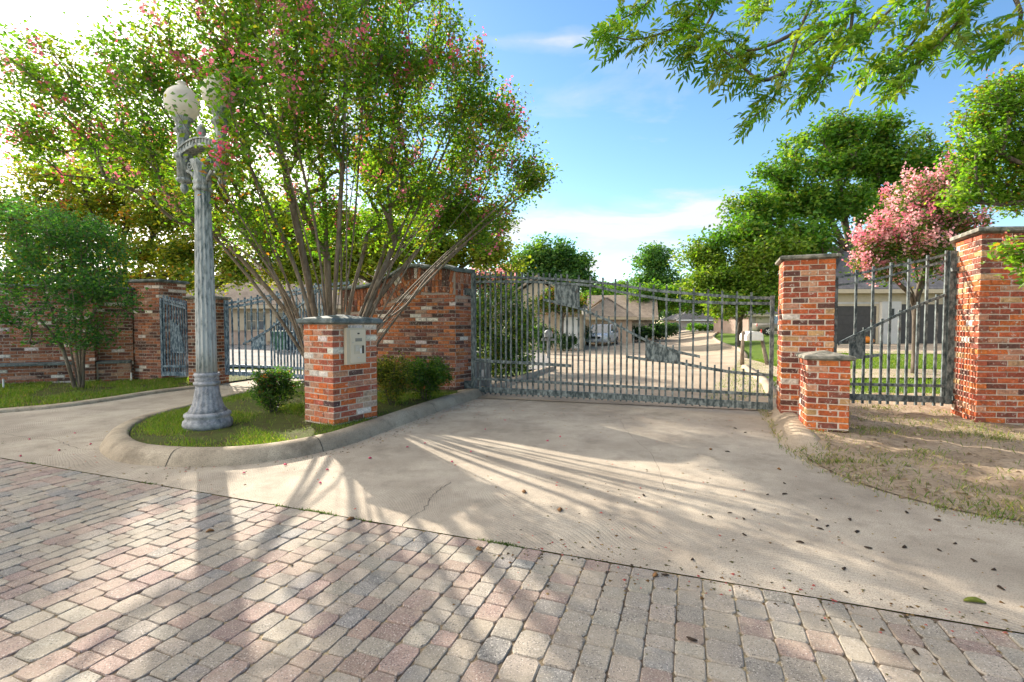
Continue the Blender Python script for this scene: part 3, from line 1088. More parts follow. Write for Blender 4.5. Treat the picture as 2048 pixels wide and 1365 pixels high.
# tufts on the soil
flat = VERGE.reshape(-1, 3)
cand = flat[rng.choice(len(flat), 900)]
cent = cand[rng.uniform(0, 1, len(cand)) < 0.16]
ex = np.array([gr(*p) for p in ((1760, 935), (1740, 940), (1960, 1020), (1985, 1030), (1975, 1010), (1930, 880), (1960, 890), (2000, 900), (2030, 890), (1600, 865), (1610, 880), (1590, 850), (1850, 865), (1900, 868), (1960, 870))])
P, Z = [], []
for c in list(cent) + list(ex) * 2:
    k = random.randint(25, 130)
    r = random.uniform(0.06, 0.32)
    pp = rng.normal(0, r, (k, 2)) * (1.3, 0.8) + c[:2]
    P.append(pp)
P = np.concatenate(P)
dd = ((P[:, None, :] - flat[None, ::3, :2]) ** 2).sum(-1)
nn_ = dd.argmin(1)
ok = dd.min(1) < 0.03
blades('verge_tufts', P[ok], 0.012, 0.06, 0.006, [((0.11, 0.18, 0.03), 3), ((0.18, 0.22, 0.05), 3), ((0.32, 0.27, 0.14), 4)], flat[::3][nn_[ok]][:, 2] - 0.004, 1.0)

# clods and pebbles on the bare soil, bits of leaf and grit on the concrete
def crumbs(name, C, size, cols, mat):
    n = len(C)
    oc = np.array([(1, 0, 0), (-0.5, 0.86, 0), (-0.5, -0.86, 0), (0.1, 0, 0.9)])
    az = rng.uniform(0, 6.28, n)
    R = np.stack([np.stack([np.cos(az), -np.sin(az), 0 * az], -1), np.stack([np.sin(az), np.cos(az), 0 * az], -1), np.stack([0 * az, 0 * az, 1 + 0 * az], -1)], 1)
    sc_ = size * rng.uniform(0.3, 1.0, n) ** 2
    V = np.einsum('nij,kj->nki', R, oc * (1, 1, 0.6)) * rng.uniform(0.6, 1.4, (n, 4, 1)) * sc_[:, None, None] + C[:, None, :]
    i = np.arange(n)[:, None] * 4
    Fq = np.concatenate([i + np.array(f) for f in ((0, 1, 3), (1, 2, 3), (2, 0, 3))], 1).reshape(-1, 3)
    cs = np.array(cols)[rng.integers(0, len(cols), n)] * rng.uniform(0.8, 1.2, (n, 1))
    o = bigmesh(name, V.reshape(-1, 3), Fq, np.repeat(cs, 4, 0), M[mat])
    o['kind'] = 'stuff'
C = flat[rng.choice(len(flat), 5000)] + rng.normal(0, 0.04, (5000, 3)) * (1, 1, 0)
crumbs('soil_clods', C - (0, 0, 0.004), 0.030, [(0.30, 0.22, 0.15), (0.42, 0.33, 0.24), (0.20, 0.14, 0.09), (0.5, 0.43, 0.34)], 'grass_blade')
gp = []
for a_, b_, k_, sg_ in (((700, 897), (960, 800), 500, 0.10), ((330, 942), (700, 905), 260, 0.07), ((1560, 870), (2048, 1060), 500, 0.22), ((1000, 1090), (2048, 1262), 420, 0.12), ((900, 820), (1500, 850), 260, 0.35), ((1000, 980), (1900, 1100), 420, 0.9), ((60, 890), (500, 960), 200, 0.4)):
    e0, e1 = gr(*a_), gr(*b_)
    tt = rng.uniform(0, 1, (k_, 1))
    gp.append(e0 + (e1 - e0) * tt + rng.normal(0, sg_, (k_, 3)) * (1, 1, 0))
C = np.concatenate(gp)
C = C[~pts_in(IPATH, C[:, :2])]
crumbs('drive_litter', C + (0, 0, 0.001), 0.014, [(0.16, 0.09, 0.04), (0.07, 0.05, 0.03), (0.25, 0.17, 0.08), (0.12, 0.11, 0.05), (0.40, 0.10, 0.10)], 'grass_blade')

m_ = simple('crack_dark', (0.05, 0.042, 0.034), 0.95, 60, 0.3)
def crack(pts, wd, name='crack'):
    P = smooth_path([gr(*p) for p in pts], 8)
    P = P + rng.normal(0, 0.008, P.shape)
    T = np.gradient(P, axis=0); T /= np.linalg.norm(T, axis=1)[:, None]
    Nn = np.stack([-T[:, 1], T[:, 0]], -1) * (wd * rng.uniform(0.3, 1.0, (len(P), 1)))
    V = np.concatenate([np.c_[P + Nn, np.full(len(P), 0.0012)], np.c_[P - Nn, np.full(len(P), 0.0012)]])
    n_ = len(P)
    Fq = [(i, i + 1, n_ + i + 1, n_ + i) for i in range(n_ - 1)]
    o = meshobj(name, V, Fq, m_)
    if o.data.polygons[0].normal.z < 0: o.data.flip_normals()
    o['kind'] = 'structure'
crack(((803, 1052), (822, 1035), (848, 1018), (858, 1000), (872, 985), (900, 965)), 0.0035)
crack(((1240, 842), (1262, 872), (1300, 905), (1322, 948), (1330, 985)), 0.0018)
crack(((2, 868), (60, 876), (110, 880), (150, 896), (196, 900)), 0.003)
for k in (12, 36, 62, 86):        # joints across the island kerb
    c, tt = IPATH[k], Tn[0] * 0
    tv = IPATH[k + 1] - IPATH[k - 1]; tv /= np.linalg.norm(tv)
    nv = np.array([tv[1], -tv[0]])
    V = []
    for o_, h_ in kp[1:8]:
        for sgn in (-1, 1):
            p = c + nv * o_ * 1.0 + tv * 0.004 * sgn
            V.append((p[0] - nv[0] * 0.002, p[1] - nv[1] * 0.002, h_ + 0.0025))
    o = meshobj('kerb_joint', V, [(2 * i, 2 * i + 2, 2 * i + 3, 2 * i + 1) for i in range(6)], m_)
    o['kind'] = 'structure'

# rolled kerb at the right gate post, fading into the apron
kpx = [(1480, 812), (1500, 816), (1518, 822), (1535, 845), (1550, 870), (1568, 893), (1600, 915), (1640, 938)]
KP = smooth_path([gr(*p) for p in kpx], 8)
sc = 1 - sstep((np.linspace(0, 1, len(KP)) - 0.45) / 0.5)
sweep('rolled_kerb', KP, [(-0.02, -0.03), (0.0, 0.004), (0.05, 0.035), (0.12, 0.105), (0.20, 0.150), (0.30, 0.158), (0.38, 0.13), (0.42, -0.03)], M['street_concrete'], scale=sc * 0.95 + 0.05)

# grass blades on the lawns beyond the right gate
rl = np.array([[3.2, 8.2], [9.5, 8.4], [14, 13], [16, 19], [9, 19], [5.6, 12.5]])
P = scatter(rl, 60000)
blades('lawn_grass', P, 0.03, 0.09, 0.012, [((0.10, 0.19, 0.02), 4), ((0.15, 0.23, 0.03), 4), ((0.22, 0.24, 0.05), 1)], hgt(P[:, 0], P[:, 1]) - 0.035, 0.8)

# ------------------------------------------------------------------ streets beyond the gate
lft = [(930, 796), (1012, 776), (1052, 761), (1096, 745), (1112, 741)]
rgt = [(1548, 824), (1534, 800), (1520, 768), (1500, 752), (1482, 737)]
Lp = [grh(*p)[:2] for p in lft]
Rp = [grh(*p)[:2] for p in rgt]
Lf = [grh(*p)[:2] for p in ((1112, 741), (1085, 701), (1160, 691), (1240, 688), (1290, 674), (1316, 668), (1335, 664))]
Rf = [grh(*p)[:2] for p in ((1482, 737), (1486, 716), (1474, 701), (1448, 692), (1430, 682), (1425, 673), (1438, 664))]
loft('entry_street', Lp, Rp, M['street_concrete'], hgt, n=12, lift=0.012)
loft('main_street', Lf, Rf, M['street_concrete'], hgt, n=12, lift=0.016)
loft('cross_street', [Lf[0], np.array([-9, Lf[0][1] + 1]), np.array([-40, Lf[0][1] + 6.0])], [Lf[1], np.array([-9, Lf[1][1] - 2]), np.array([-40, Lf[1][1] + 3])], M['grey_street'], hgt, n=6, lift=0.020)
far0, far1 = np.array(Lf[-1]), np.array(Rf[-1])
loft('far_street', [far0, far0 + (-1, 8), far0 + (2, 40)], [far1, far1 + (30, 4), far1 + (60, 30)], M['grey_street'], hgt, n=6, lift=0.016)
kprof = [(0.0, -0.05), (0.0, 0.0), (0.03, 0.11), (0.17, 0.12), (0.19, -0.05)]
sweep('street_kerb', smooth_path(Rp[1:] , 4), kprof, M['street_concrete'], zf=lambda x, y: float(hgt(x, y)), side=-1.0)
sweep('street_kerb', smooth_path(Rf[1:], 4), kprof, M['street_concrete'], zf=lambda x, y: float(hgt(x, y)), side=-1.0)
sweep('street_kerb', smooth_path(Lf[1:], 4), kprof, M['street_concrete'], zf=lambda x, y: float(hgt(x, y)), side=1.0)
sweep('street_kerb', smooth_path(Lp, 4), kprof, M['street_concrete'], zf=lambda x, y: float(hgt(x, y)), side=1.0)
# drive to the garage house and the path across its lawn
def strip(name, pts0, pts1, mat, lift):
    return loft(name, [grh(*p)[:2] for p in pts0], [grh(*p)[:2] for p in pts1], M[mat], hgt, n=6, lift=lift)
strip('side_path', [(1486, 716), (1560, 737), (1700, 740), (1900, 742), (2150, 745)], [(1482, 737), (1560, 757), (1700, 758), (1900, 758), (2150, 760)], 'street_concrete', 0.02)
strip('garage_drive', [(1610, 691), (1760, 689), (1900, 688), (2150, 688)], [(1610, 709), (1760, 709), (1900, 709), (2150, 709)], 'street_concrete', 0.02)

# ------------------------------------------------------------------ walls and pillars
Cc_, Rr_, Ll_ = np.array([-2.169, 5.80]), np.array([-1.802, 6.385]), np.array([-2.649, 6.105])
kp_t, kp_top = pillar('keypad_pillar', [Cc_, Rr_, Rr_ + Ll_ - Cc_, Ll_], 0.115, 17, 'mixed',
                      'low brick pillar with an entry keypad on its face, on the kerbed island', 'pillar', over=0.06, th=0.07, peak=0.055, capmat='cap_slate')
u = np.array([0.915, -0.40])
pillar('gate_pillar', rect_from((3.663, 6.5), u, 0.59, 0.58), 0.10, 29, 'warm',
       'tall orange brick pillar where the wide iron gate ends', 'pillar', over=0.05, th=0.06, peak=0.03)
u = np.array([0.93, -0.36])
pillar('short_pillar', rect_from((3.459, 5.6), u, 0.42, 0.46), 0.06, 12, 'warm',
       'short brick pillar with a pointed cap in front of the tall orange pillar', 'pillar', over=0.045, th=0.05, peak=0.055)
cs15, sn15 = math.cos(math.radians(15.3)), math.sin(math.radians(15.3))
Cq = np.array([-6.60, 10.4])
pillar('entry_pillar', [Cq, Cq + 0.54 * np.array([sn15, cs15]), Cq + 0.54 * np.array([sn15 - cs15, cs15 + sn15]), Cq + 0.54 * np.array([-cs15, sn15])], 0.0, 26, 'old',
       'slim brick pillar between the two blue gates, behind the lamp post', 'pillar', over=0.06, th=0.07, peak=0.04)
u = np.array([0.86, -0.20])
pillar('wall_pier', rect_from((-9.05, 11.4), u, 0.86, 0.7), 0.0, 32, 'dark',
       'dark weathered brick pier ending the old wall beside the blue gate', 'pillar', mortar='mortar_dark', capmat='cap_slate', over=0.06, th=0.07, peak=0.03)
corner = [(6.163, 6.70), (5.88, 6.05), (8.6, 5.85), (8.6, 7.1), (6.78, 7.3)]
pillar('corner_pier', corner, 0.09, 33, 'warm',
       'broad angled brick pier with a stone cap under overhanging leaves', 'pillar', over=0.07, th=0.07, peak=0.02)

# old wall on the left: upper wall, projecting plinth with a slate ledge, one pilaster
t = thing('garden_wall', (-11, 10.5, 0), 'long dark brick wall with a slate ledge behind the small dark crape myrtle', 'wall')
wd_ = np.array([2.02, 1.0]); wd_ /= np.linalg.norm(wd_)
wn = np.array([wd_[1], -wd_[0]])
W1 = np.array([-8.97, 11.35]); W0 = W1 - wd_ * 5.4
bs = Bricks('dark')
bs.face(W0, W1, 0.03, 29, plain=True)
bs.face(W0 + wn * 0.14, W1 - wd_ * 1.1 + wn * 0.14, 0.0, 6, plain=True)
bs.face(W1 - wd_ * 0.62 + wn * 0.14, W1 - wd_ * 0.02 + wn * 0.14, 0.0, 6, plain=True)
pa, pb = W1 - wd_ * 1.05 + wn * 0.2, W1 - wd_ * 0.66 + wn * 0.2
bs.face(pa, pb, 0.0, 29, alt=0)
bs.face(pb, pb - wn * 0.2, 0.0, 29, plain=True)
bs.face(pa - wn * 0.2, pa, 0.0, 29, plain=True)
bs.flush(t)
prism([W0, W1, W1 - wn * 0.25, W0 - wn * 0.25], -0.2, 0.03 + 29 * CRS, 'mortar_core', M['mortar_dark'], t, 0.0)
prism([W0 + wn * 0.135, W1 + wn * 0.135 - wd_ * 0.03, W1 - wn * 0.01 - wd_ * 0.03, W0 - wn * 0.01], -0.2, 6 * CRS - 0.004, 'plinth_core', M['mortar_dark'], t, 0.0)
prism([pa - wn * 0.004 + wd_ * 0.004, pb - wn * 0.004 - wd_ * 0.004, pb - wn * 0.21 - wd_ * 0.004, pa - wn * 0.21 + wd_ * 0.004], -0.2, 29 * CRS, 'pilaster_core', M['mortar_dark'], t, 0.0)
for a_, b_ in ((W0, W1 - wd_ * 1.06), (W1 - wd_ * 0.64, W1 - wd_ * 0.02)):
    L_ = np.linalg.norm(b_ - a_)
    k = max(1, int(L_ / 0.9))
    for i in range(k):
        s0, s1 = a_ + (b_ - a_) * i / k, a_ + (b_ - a_) * ((i + 1) / k) - wd_ * 0.006
        vs = []
        for p, z in ((0.20, 0.435), (0.20, 0.475), (0.02, 0.505), (-0.005, 0.435)):
            vs += [(*(s0 + wn * p), z), (*(s1 + wn * p), z)]
        MB().add(vs, [(0, 1, 3, 2), (2, 3, 5, 4), (4, 5, 7, 6), (6, 7, 1, 0), (0, 2, 4, 6), (1, 7, 5, 3)]).build('ledge_slab', M['cap_slate'], t)
cap([W0 + wn * 0.02, W1 + wn * 0.02, W1 - wn * 0.26, W0 - wn * 0.26], 0.03 + 29 * CRS + 0.003, t, M['cap_slate'], 0.06, 0.07, 0.02)

# arched wall behind the keypad pillar
t = thing('arched_wall', (-2.1, 9.4, 0), 'brick wall with an arched soldier-course top behind the keypad pillar', 'wall')
A0, A1 = np.array([-3.42, 9.65]), np.array([-1.06, 9.0])
ad = (A1 - A0) / np.linalg.norm(A1 - A0)
an = np.array([ad[1], -ad[0], 0])
AL = np.linalg.norm(A1 - A0)
def arch(s):            # brick top along the wall, s in metres from the left
    x = s / AL
    return 2.02 + 0.40 * math.exp(-((x - 0.66) / 0.27) ** 2) + 0.22 * float(sstep((x - 0.72) / 0.25))
bs = Bricks('old')
RNG = [(0.0, 0.205), (0.216, 0.105), (0.332, 0.105)]
bs.face(A0, A1, 0.09, 30, plain=True, skip=lambda f, z: z + 0.03 > arch(f * AL) - 0.445)
s = 0.0
while s < AL - 0.06:
    sl_ = (arch(s + 0.05) - arch(s)) / 0.05
    th_ = math.atan(sl_) * 0.8
    tg = np.array([ad[0] * math.cos(th_), ad[1] * math.cos(th_), math.sin(th_)])
    upv = np.cross(an, tg) * -1
    if upv[2] < 0: upv = -upv
    for d0, hh in RNG:
        zc = arch(s + 0.034) - d0 - hh / 2
        c = np.array([*(A0 + ad * (s + 0.034)), zc]) - an * (0.05 - 0.008 - random.uniform(0, 0.008))
        bs.one(c, tg, an, upv, 0.062, hh, 0.10)
    s += 0.073
# right-hand return of the wall
A2 = A1 + np.array([0.27, 0.36])
bs.face(A1 + (A2 - A1) * 0.02, A2, 0.09, 24, plain=True)
for k in range(6):
    for d0, hh in RNG:
        rd = (A2 - A1) / np.linalg.norm(A2 - A1)
        rn = np.array([rd[1], -rd[0], 0])
        c = np.array([*(A1 + rd * (0.04 + 0.073 * k)), arch(AL) - d0 - hh / 2]) - rn * 0.045
        bs.one(c, np.array([*rd, 0]), rn, (0, 0, 1), 0.062, hh, 0.10)
bs.flush(t)
N_ = 40
vs, fs = [], []
for i in range(N_ + 1):
    s = AL * i / N_
    for back in (0.006, 0.34):
        p = A0 + ad * s - an[:2] * back
        vs += [(*p, -0.2), (*p, arch(s) - 0.004)]
for i in range(N_):
    b = i * 4
    fs += [(b, b + 4, b + 5, b + 1), (b + 2, b + 3, b + 7, b + 6), (b + 1, b + 5, b + 7, b + 3)]
fs += [(0, 1, 3, 2), (N_ * 4, N_ * 4 + 2, N_ * 4 + 3, N_ * 4 + 1)]
MB().add(vs, fs).build('mortar_core', M['mortar_dark'], t)
rd3 = np.array([*(A2 - A1), 0]) / np.linalg.norm(A2 - A1)
prism([A1 - an[:2] * 0.008, A2 - rd3[:2] * 0.004 - np.array([rd3[1], -rd3[0]]) * 0.006, A2 - an[:2] * 0.0 - ad * 0.35, A1 - ad * 0.3 - an[:2] * 0.05], -0.2, arch(AL) - 0.006, 'return_core', M['mortar_dark'], t, 0.0)
nseg = 7
for k in range(nseg):
    s0, s1 = AL * k / nseg, AL * (k + 1) / nseg - 0.006
    vs, fs = [], []
    for i in range(9):
        s = s0 + (s1 - s0) * i / 8
        z = arch(min(s, AL)) + 0.003
        for off, dz in ((0.07, 0.0), (0.09, 0.03), (0.06, 0.07), (-0.17, 0.095), (-0.40, 0.07), (-0.42, 0.0)):
            vs.append((*(A0 + ad * s + an[:2] * off), z + dz))
    for i in range(8):
        for j in range(6):
            fs.append((i * 6 + j, i * 6 + (j + 1) % 6, i * 6 + 6 + (j + 1) % 6, i * 6 + 6 + j))
    fs += [(5, 4, 3, 2, 1, 0), tuple(range(48, 54))]
    MB().add(vs, fs).build('coping_stone', M['cap_slate'], t)
prism(offset_poly([A1 + an[:2] * 0.05 + ad * 0.004, A2 + np.array([0.08, -0.03]), A2 + np.array([-0.3, 0.15]), A1 - an[:2] * 0.3 + ad * 0.004], 0.0), arch(AL) + 0.003, arch(AL) + 0.075, 'coping_stone', M['cap_slate'], t)

# ------------------------------------------------------------------ keypad box on the pillar
t = thing('entry_keypad', (*((Cc_ + Rr_) / 2), 1.0), 'beige metal entry keypad box with display and buttons on the low pillar', 'keypad')
fd = (Rr_ - Cc_) / np.linalg.norm(Rr_ - Cc_)
fn = np.array([fd[1], -fd[0], 0]); fx = np.array([*fd, 0]); fz = np.array([0, 0, 1.0])
def kpt(px, py):
    return plane_pt(590 + px / 5.253, 610 + py / 5.253, Cc_ + fn[:2] * 0.012, Rr_ + fn[:2] * 0.012)
def kbox(x0, y0, x1, y1, d0, d1, name, mat, parent=t):
    a, b = kpt(x0, (y0 + y1) / 2), kpt(x1, (y0 + y1) / 2)
    za, zb = kpt((x0 + x1) / 2, y0)[2], kpt((x0 + x1) / 2, y1)[2]
    c = (a + b) / 2
    c[2] = (za + zb) / 2
    return MB().box(c + fn * (d0 + d1) / 2, fx * np.linalg.norm((b - a)[:2]), fn * (d1 - d0), fz * (za - zb)).build(name, M[mat], parent)
kbox(512, 242, 714, 622, 0.0, 0.055, 'housing', 'box_beige')
door = kbox(546, 262, 704, 604, 0.056, 0.064, 'door', 'box_door')
kbox(620, 294, 640, 308, 0.0645, 0.069, 'lens', 'dark_plastic', door)
kbox(598, 350, 666, 384, 0.0645, 0.067, 'display', 'display_grey', door)
kbox(584, 420, 688, 514, 0.0645, 0.0665, 'button_panel', 'box_beige', door)
for r in range(4):
    for c_ in range(3):
        kbox(600 + c_ * 14, 428 + r * 16, 610 + c_ * 14, 439 + r * 16, 0.067, 0.070, 'button', 'key_steel', door)
kbox(668, 426, 686, 508, 0.067, 0.071, 'handset_slot', 'dark_plastic', door)
kbox(646, 455, 662, 508, 0.067, 0.070, 'notice_plate', 'white_paint', door)
kbox(566, 388, 574, 400, 0.0645, 0.072, 'lock', 'key_steel', door)
kbox(622, 548, 642, 560, 0.0645, 0.068, 'key_slot', 'key_steel', door)

# ------------------------------------------------------------------ gates
class Gate:
    def __init__(s, name, label, A, B, mat, group=None):
        s.A, s.B = np.asarray(A)[:2], np.asarray(B)[:2]
        c = (s.A + s.B) / 2
        s.t = thing(name, (*c, 0.05), label, 'gate', group)
        d = (s.B - s.A) / np.linalg.norm(s.B - s.A)
        s.d = np.array([*d, 0]); s.n = np.array([d[1], -d[0], 0]); s.mat = M[mat]

    def p(s, px, py):
        return plane_pt(px, py, s.A, s.B)

    def rail(s, pts, hh, th=0.035, name='rail', off=0.0):
        MB().ribbon([s.p(*q_) + s.n * off for q_ in pts], hh, s.n, th).build(name, s.mat, s.t)

    def bar(s, px, y0, y1, w=0.027, name='picket', off=0.0):
        a, b = s.p(px, y0), s.p(px, y1)
        b[:2] = a[:2] = (a[:2] + b[:2]) / 2
        MB().box((a + b) / 2 + s.n * off, s.d * w, s.n * w, (0, 0, abs(a[2] - b[2]))).build(name, s.mat, s.t)

    def plate(s, pts, th=0.012, name='plate', off=0.02):
        MB().plate([s.p(*q_) + s.n * off for q_ in pts], s.n, th).build(name, s.mat, s.t)


def interp(pts):
    xs, ys = zip(*pts)
    return lambda x: float(np.interp(x, xs, ys))


g = Gate('driveway_gate', 'wide verdigris iron gate across the concrete drive', at(948, 780, 9.1), at(1543, 815, 6.98), 'gate_iron')
top = [(952, 554), (1010, 555), (1068, 557), (1115, 559), (1156, 562), (1192, 565), (1227, 569), (1265, 575), (1303, 581), (1358, 586), (1410, 590), (1455, 593.5), (1500, 596), (1541, 597)]
sec = [(952, 564.5), (1010, 564), (1060, 564), (1110, 567), (1150, 569), (1186, 572), (1232, 583), (1276, 591), (1328, 599), (1383, 604), (1465, 607), (1540, 607.5)]
slant = [(1088, 600), (1125, 608), (1159, 617), (1190, 630), (1222, 644), (1250, 659), (1278, 674), (1300, 684), (1324, 692), (1359, 705), (1400, 713.5)]
low = [(1253, 713.5), (1291, 719), (1359, 726), (1413, 736.5), (1461, 744), (1500, 748), (1540, 750.5)]
ll = [(952, 721.6), (1050, 726), (1143, 732)]
mid = [(952, 757), (1120, 766), (1300, 776), (1420, 783), (1540, 790)]
bot = [(952, 778.5), (1120, 787), (1300, 797), (1420, 805), (1540, 812.5)]
g.rail(top, 0.042, off=0.022); g.rail(sec, 0.042, off=0.022); g.rail(slant, 0.04, off=0.022); g.rail(low, 0.042, off=0.022); g.rail(ll, 0.05, off=0.022)
g.rail(mid, 0.042, off=0.022); g.rail(bot, 0.10, name='bottom_rail', off=0.022)
ftop, fs_, flow, fbot = interp(top), interp(slant), interp(low), interp(bot)
longs = [960, 971, 981, 991, 1002, 1012, 1022, 1033, 1044, 1055, 1066, 1077, 1087, 1099, 1111, 1122, 1134, 1157, 1180, 1205, 1230, 1254, 1279, 1306, 1332, 1359, 1386, 1415, 1443, 1472, 1501]
shorts = [1145.5, 1168.5, 1192.5, 1217, 1242, 1266.5, 1292.5, 1319, 1345.5, 1372.5, 1400.5, 1429, 1457.5, 1486.5, 1515]
for x in longs: g.bar(x, ftop(x) - 11, fbot(x) + 9)
for x in shorts: g.bar(x, (fs_(x) if x < 1350 else flow(x)) - 9, fbot(x) + 9)
g.bar(947.5, 547, 786, 0.075, 'post'); g.bar(1543, 592, 820, 0.055, 'post')
g.plate([(1110, 569), (1157, 571), (1157, 618), (1110, 609)])
g.plate([(1291, 679), (1360.5, 705), (1360.5, 727), (1291, 719)])
g.plate([(930, 762), (943, 762), (943, 780), (930, 778)], 0.05, 'hinge', 0.0)
g.plate([(930, 577), (943, 578), (943, 592), (930, 591)], 0.05, 'hinge', 0.0)

g = Gate('side_panel', 'narrow verdigris iron panel with a rising slanted rail before the green lawn', at(1668, 790, 7.1), at(1890, 805, 6.72), 'gate_iron')
def z6(*l): return [(1600 + a / 2.844, 420 + b / 2.844) for a, b in l]
top = z6((195, 388), (300, 370), (408, 347), (508, 325), (610, 306), (714, 284), (822, 258))
sec = z6((195, 432), (300, 418), (408, 400), (508, 376), (610, 348), (714, 322), (822, 294))
slant = z6((215, 762), (280, 728), (360, 692), (460, 642), (560, 594), (660, 549), (714, 525), (822, 484))
mid = z6((190, 988), (400, 993), (822, 1001)); bot = z6((190, 1060), (400, 1066), (822, 1079))
ftop, fs_, fbot = interp(top), interp(slant), interp(bot)
g.rail(top, 0.035, off=0.022); g.rail(sec, 0.03, off=0.022); g.rail(slant, 0.042, off=0.022); g.rail(mid, 0.04, off=0.022); g.rail(bot, 0.09, name='bottom_rail', off=0.022)
g.rail(z6((365, 836), (455, 824)), 0.04, off=0.022)
for a in (312, 408, 508, 610, 714, 820): x = 1600 + a / 2.844; g.bar(x, ftop(x) - 9, fbot(x) + 13, 0.03)
for a in (360, 460, 560, 665, 770): x = 1600 + a / 2.844; g.bar(x, fs_(x) - 8, fbot(x) + 13, 0.03)
g.bar(1669, 553, 800, 0.05, 'post'); g.bar(1901, 503, 808, 0.10, 'post')
g.plate(z6((275, 732), (362, 692), (367, 846), (275, 850)))
MB().box(at(1921, 539, 6.6), g.d * 0.2 , g.n * 0.05, (0, 0, 0.05)).build('hinge', g.mat, g.t)
MB().box(at(1921, 797, 6.6), g.d * 0.2, g.n * 0.05, (0, 0, 0.06)).build('hinge', g.mat, g.t)

def z7(*l): return [(330 + a / 5.686, 540 + b / 5.686) for a, b in l]
g = Gate('entry_gate', 'blue iron gate right of the slim pillar with a rising slanted rail', at(453, 750, 10.75), at(705, 760, 9.85), 'gate_iron_blue')
top = z7((700, 385), (930, 352), (1100, 315), (1300, 280)) + [(590, 582), (640, 572), (700, 566)]
sec = z7((700, 432), (930, 398), (1100, 360), (1310, 318)) + [(590, 589), (640, 581), (700, 575)]
slant = z7((900, 842), (1000, 795), (1180, 690), (1310, 585), (1440, 482)) + [(610, 605), (640, 580)]
bot = z7((700, 1170), (1300, 1195)) + [(620, 755), (700, 760)]
mid = z7((700, 1085), (1300, 1105)) + [(620, 738), (700, 742)]
ftop, fs_, fbot = interp(top), interp(slant), interp(bot)
for r_, h_ in ((top, 0.05), (sec, 0.05), (slant, 0.045), (mid, 0.05)): g.rail(r_, h_, off=0.022)
g.rail(bot, 0.09, name='bottom_rail', off=0.022)
x = 465.0
k = 0
while x < 700:
    g.bar(x, ftop(x) - 7, fbot(x) + 6, 0.028)
    if x > 535 and x < 640: g.bar(x + 6.5, fs_(x + 6.5) - 7, fbot(x + 6.5) + 6, 0.028)
    x += 12.9
g.bar(453.5, 601, 750, 0.07, 'post')
g.plate(z7((1000, 792), (1140, 715), (1140, 905), (1000, 905)))
g = Gate('entry_gate', 'small blue iron gate between the dark pier and the slim pillar', at(325, 758, 11.15), at(376, 756, 10.8), 'gate_iron_blue')
top = z7((0, 335), (60, 350), (150, 372), (260, 402)); sec = z7((0, 372), (60, 385), (150, 408), (260, 440))
ftop = interp(top)
for r_, h_ in ((top, 0.05), (sec, 0.05), (z7((-10, 1095), (260, 1100)), 0.05)): g.rail(r_, h_, off=0.022)
g.rail(z7((-10, 1180), (260, 1185)), 0.09, name='bottom_rail', off=0.022)
for a in (-5, 32, 68, 100, 132, 163, 193, 222, 250): x = 330 + a / 5.686; g.bar(x, ftop(x) - 8, 752, 0.028)
g.bar(325.5, 597, 753, 0.07, 'post')
g.plate(z7((75, 570), (170, 640), (245, 950), (90, 940)))

# control box behind the wide gate
c = at(966, 750, 9.6)
t = thing('gate_operator', (c[0], c[1], 0), 'grey gate control cabinet with a white label behind the wide gate', 'control box')
MB().abox(c[0] - 0.13, c[0] + 0.13, c[1] - 0.12, c[1] + 0.12, -0.03, 0.60).build('cabinet', M['grey_metal'], t)
MB().abox(c[0] - 0.145, c[0] + 0.145, c[1] - 0.135, c[1] + 0.135, 0.602, 0.64).build('lid', M['grey_metal'], t)
MB().abox(c[0] - 0.02, c[0] + 0.02, c[1] - 0.126, c[1] - 0.1205, 0.30, 0.44).build('label_plate', M['white_paint'], t)

# white plastic standpipe stub by the pier, and one at the far left of the wall
for px, py, lab in ((263, 763, 'white plastic pipe stub standing at the foot of the dark pier'), (7, 778, 'white plastic pipe stub at the foot of the long old wall')):
    b = gr(px, py, 0.03)
    k = (W0 + wn * 0.26) if px < 100 else None
    o = MB().tube([b + (0, 0, -0.03), b + (0, 0, 0.20)], 0.016, 8).build('pipe_stub', M['white_paint'])
    bm = bmesh.new(); bm.from_mesh(o.data)
    bm.free()
    tag(o, lab, 'pipe')

# ------------------------------------------------------------------ lamp post
LX, LY = (412 - CX) / F * 5.79, 5.79
t = thing('lamp_post', (LX, LY, ISL), 'weathered pale fluted lamp post with two white globes on the grassy island', 'lamp post')
SC = 165.8
def lp(rows, y0=858): return [(r / SC, (y0 - y) / SC) for r, y in rows]
B0 = (LX, LY, ISL)
MB().lathe(lp([(43, 860), (44, 852), (43, 846), (39.5, 843), (39, 839), (41.5, 836), (41, 832), (36, 829)]), B0, 40).build('plinth', M['lamp_base_paint'], t, True)
MB().lathe(lp([(35.5, 829), (31, 822), (27, 813), (24, 801), (22, 788), (20.5, 776)]), B0, 72, 18, 0.06).build('bell_base', M['lamp_base_paint'], t, True)
MB().lathe(lp([(20, 776), (23, 775), (24, 772), (23, 769.5), (20.5, 768.5), (21.5, 766), (22, 763), (20.5, 760.5), (22.5, 757.5), (23.5, 754.5), (22, 751.5), (19.5, 751)]), B0, 36).build('collar', M['lamp_base_paint'], t, True)
MB().lathe(lp([(18.6, 751), (18.2, 700), (17.4, 600), (15.8, 500), (14, 420), (13.4, 392)]), B0, 112, 14, 0.11).build('shaft', M['lamp_paint'], t, True)
MB().lathe(lp([(14.4, 392), (17, 390), (17.5, 386), (16, 384), (15.5, 379), (17, 377), (17, 373), (15, 371), (15.2, 352), (18, 343), (21, 333), (17, 331)]), B0, 48, 8, 0.12).build('capital', M['lamp_paint'], t, True)
dv = np.array([0.30, -0.12, 0])
cx3 = np.array([LX, LY, ISL])
def zpx(y): return (858 - y) / SC
axd = dv / np.linalg.norm(dv)
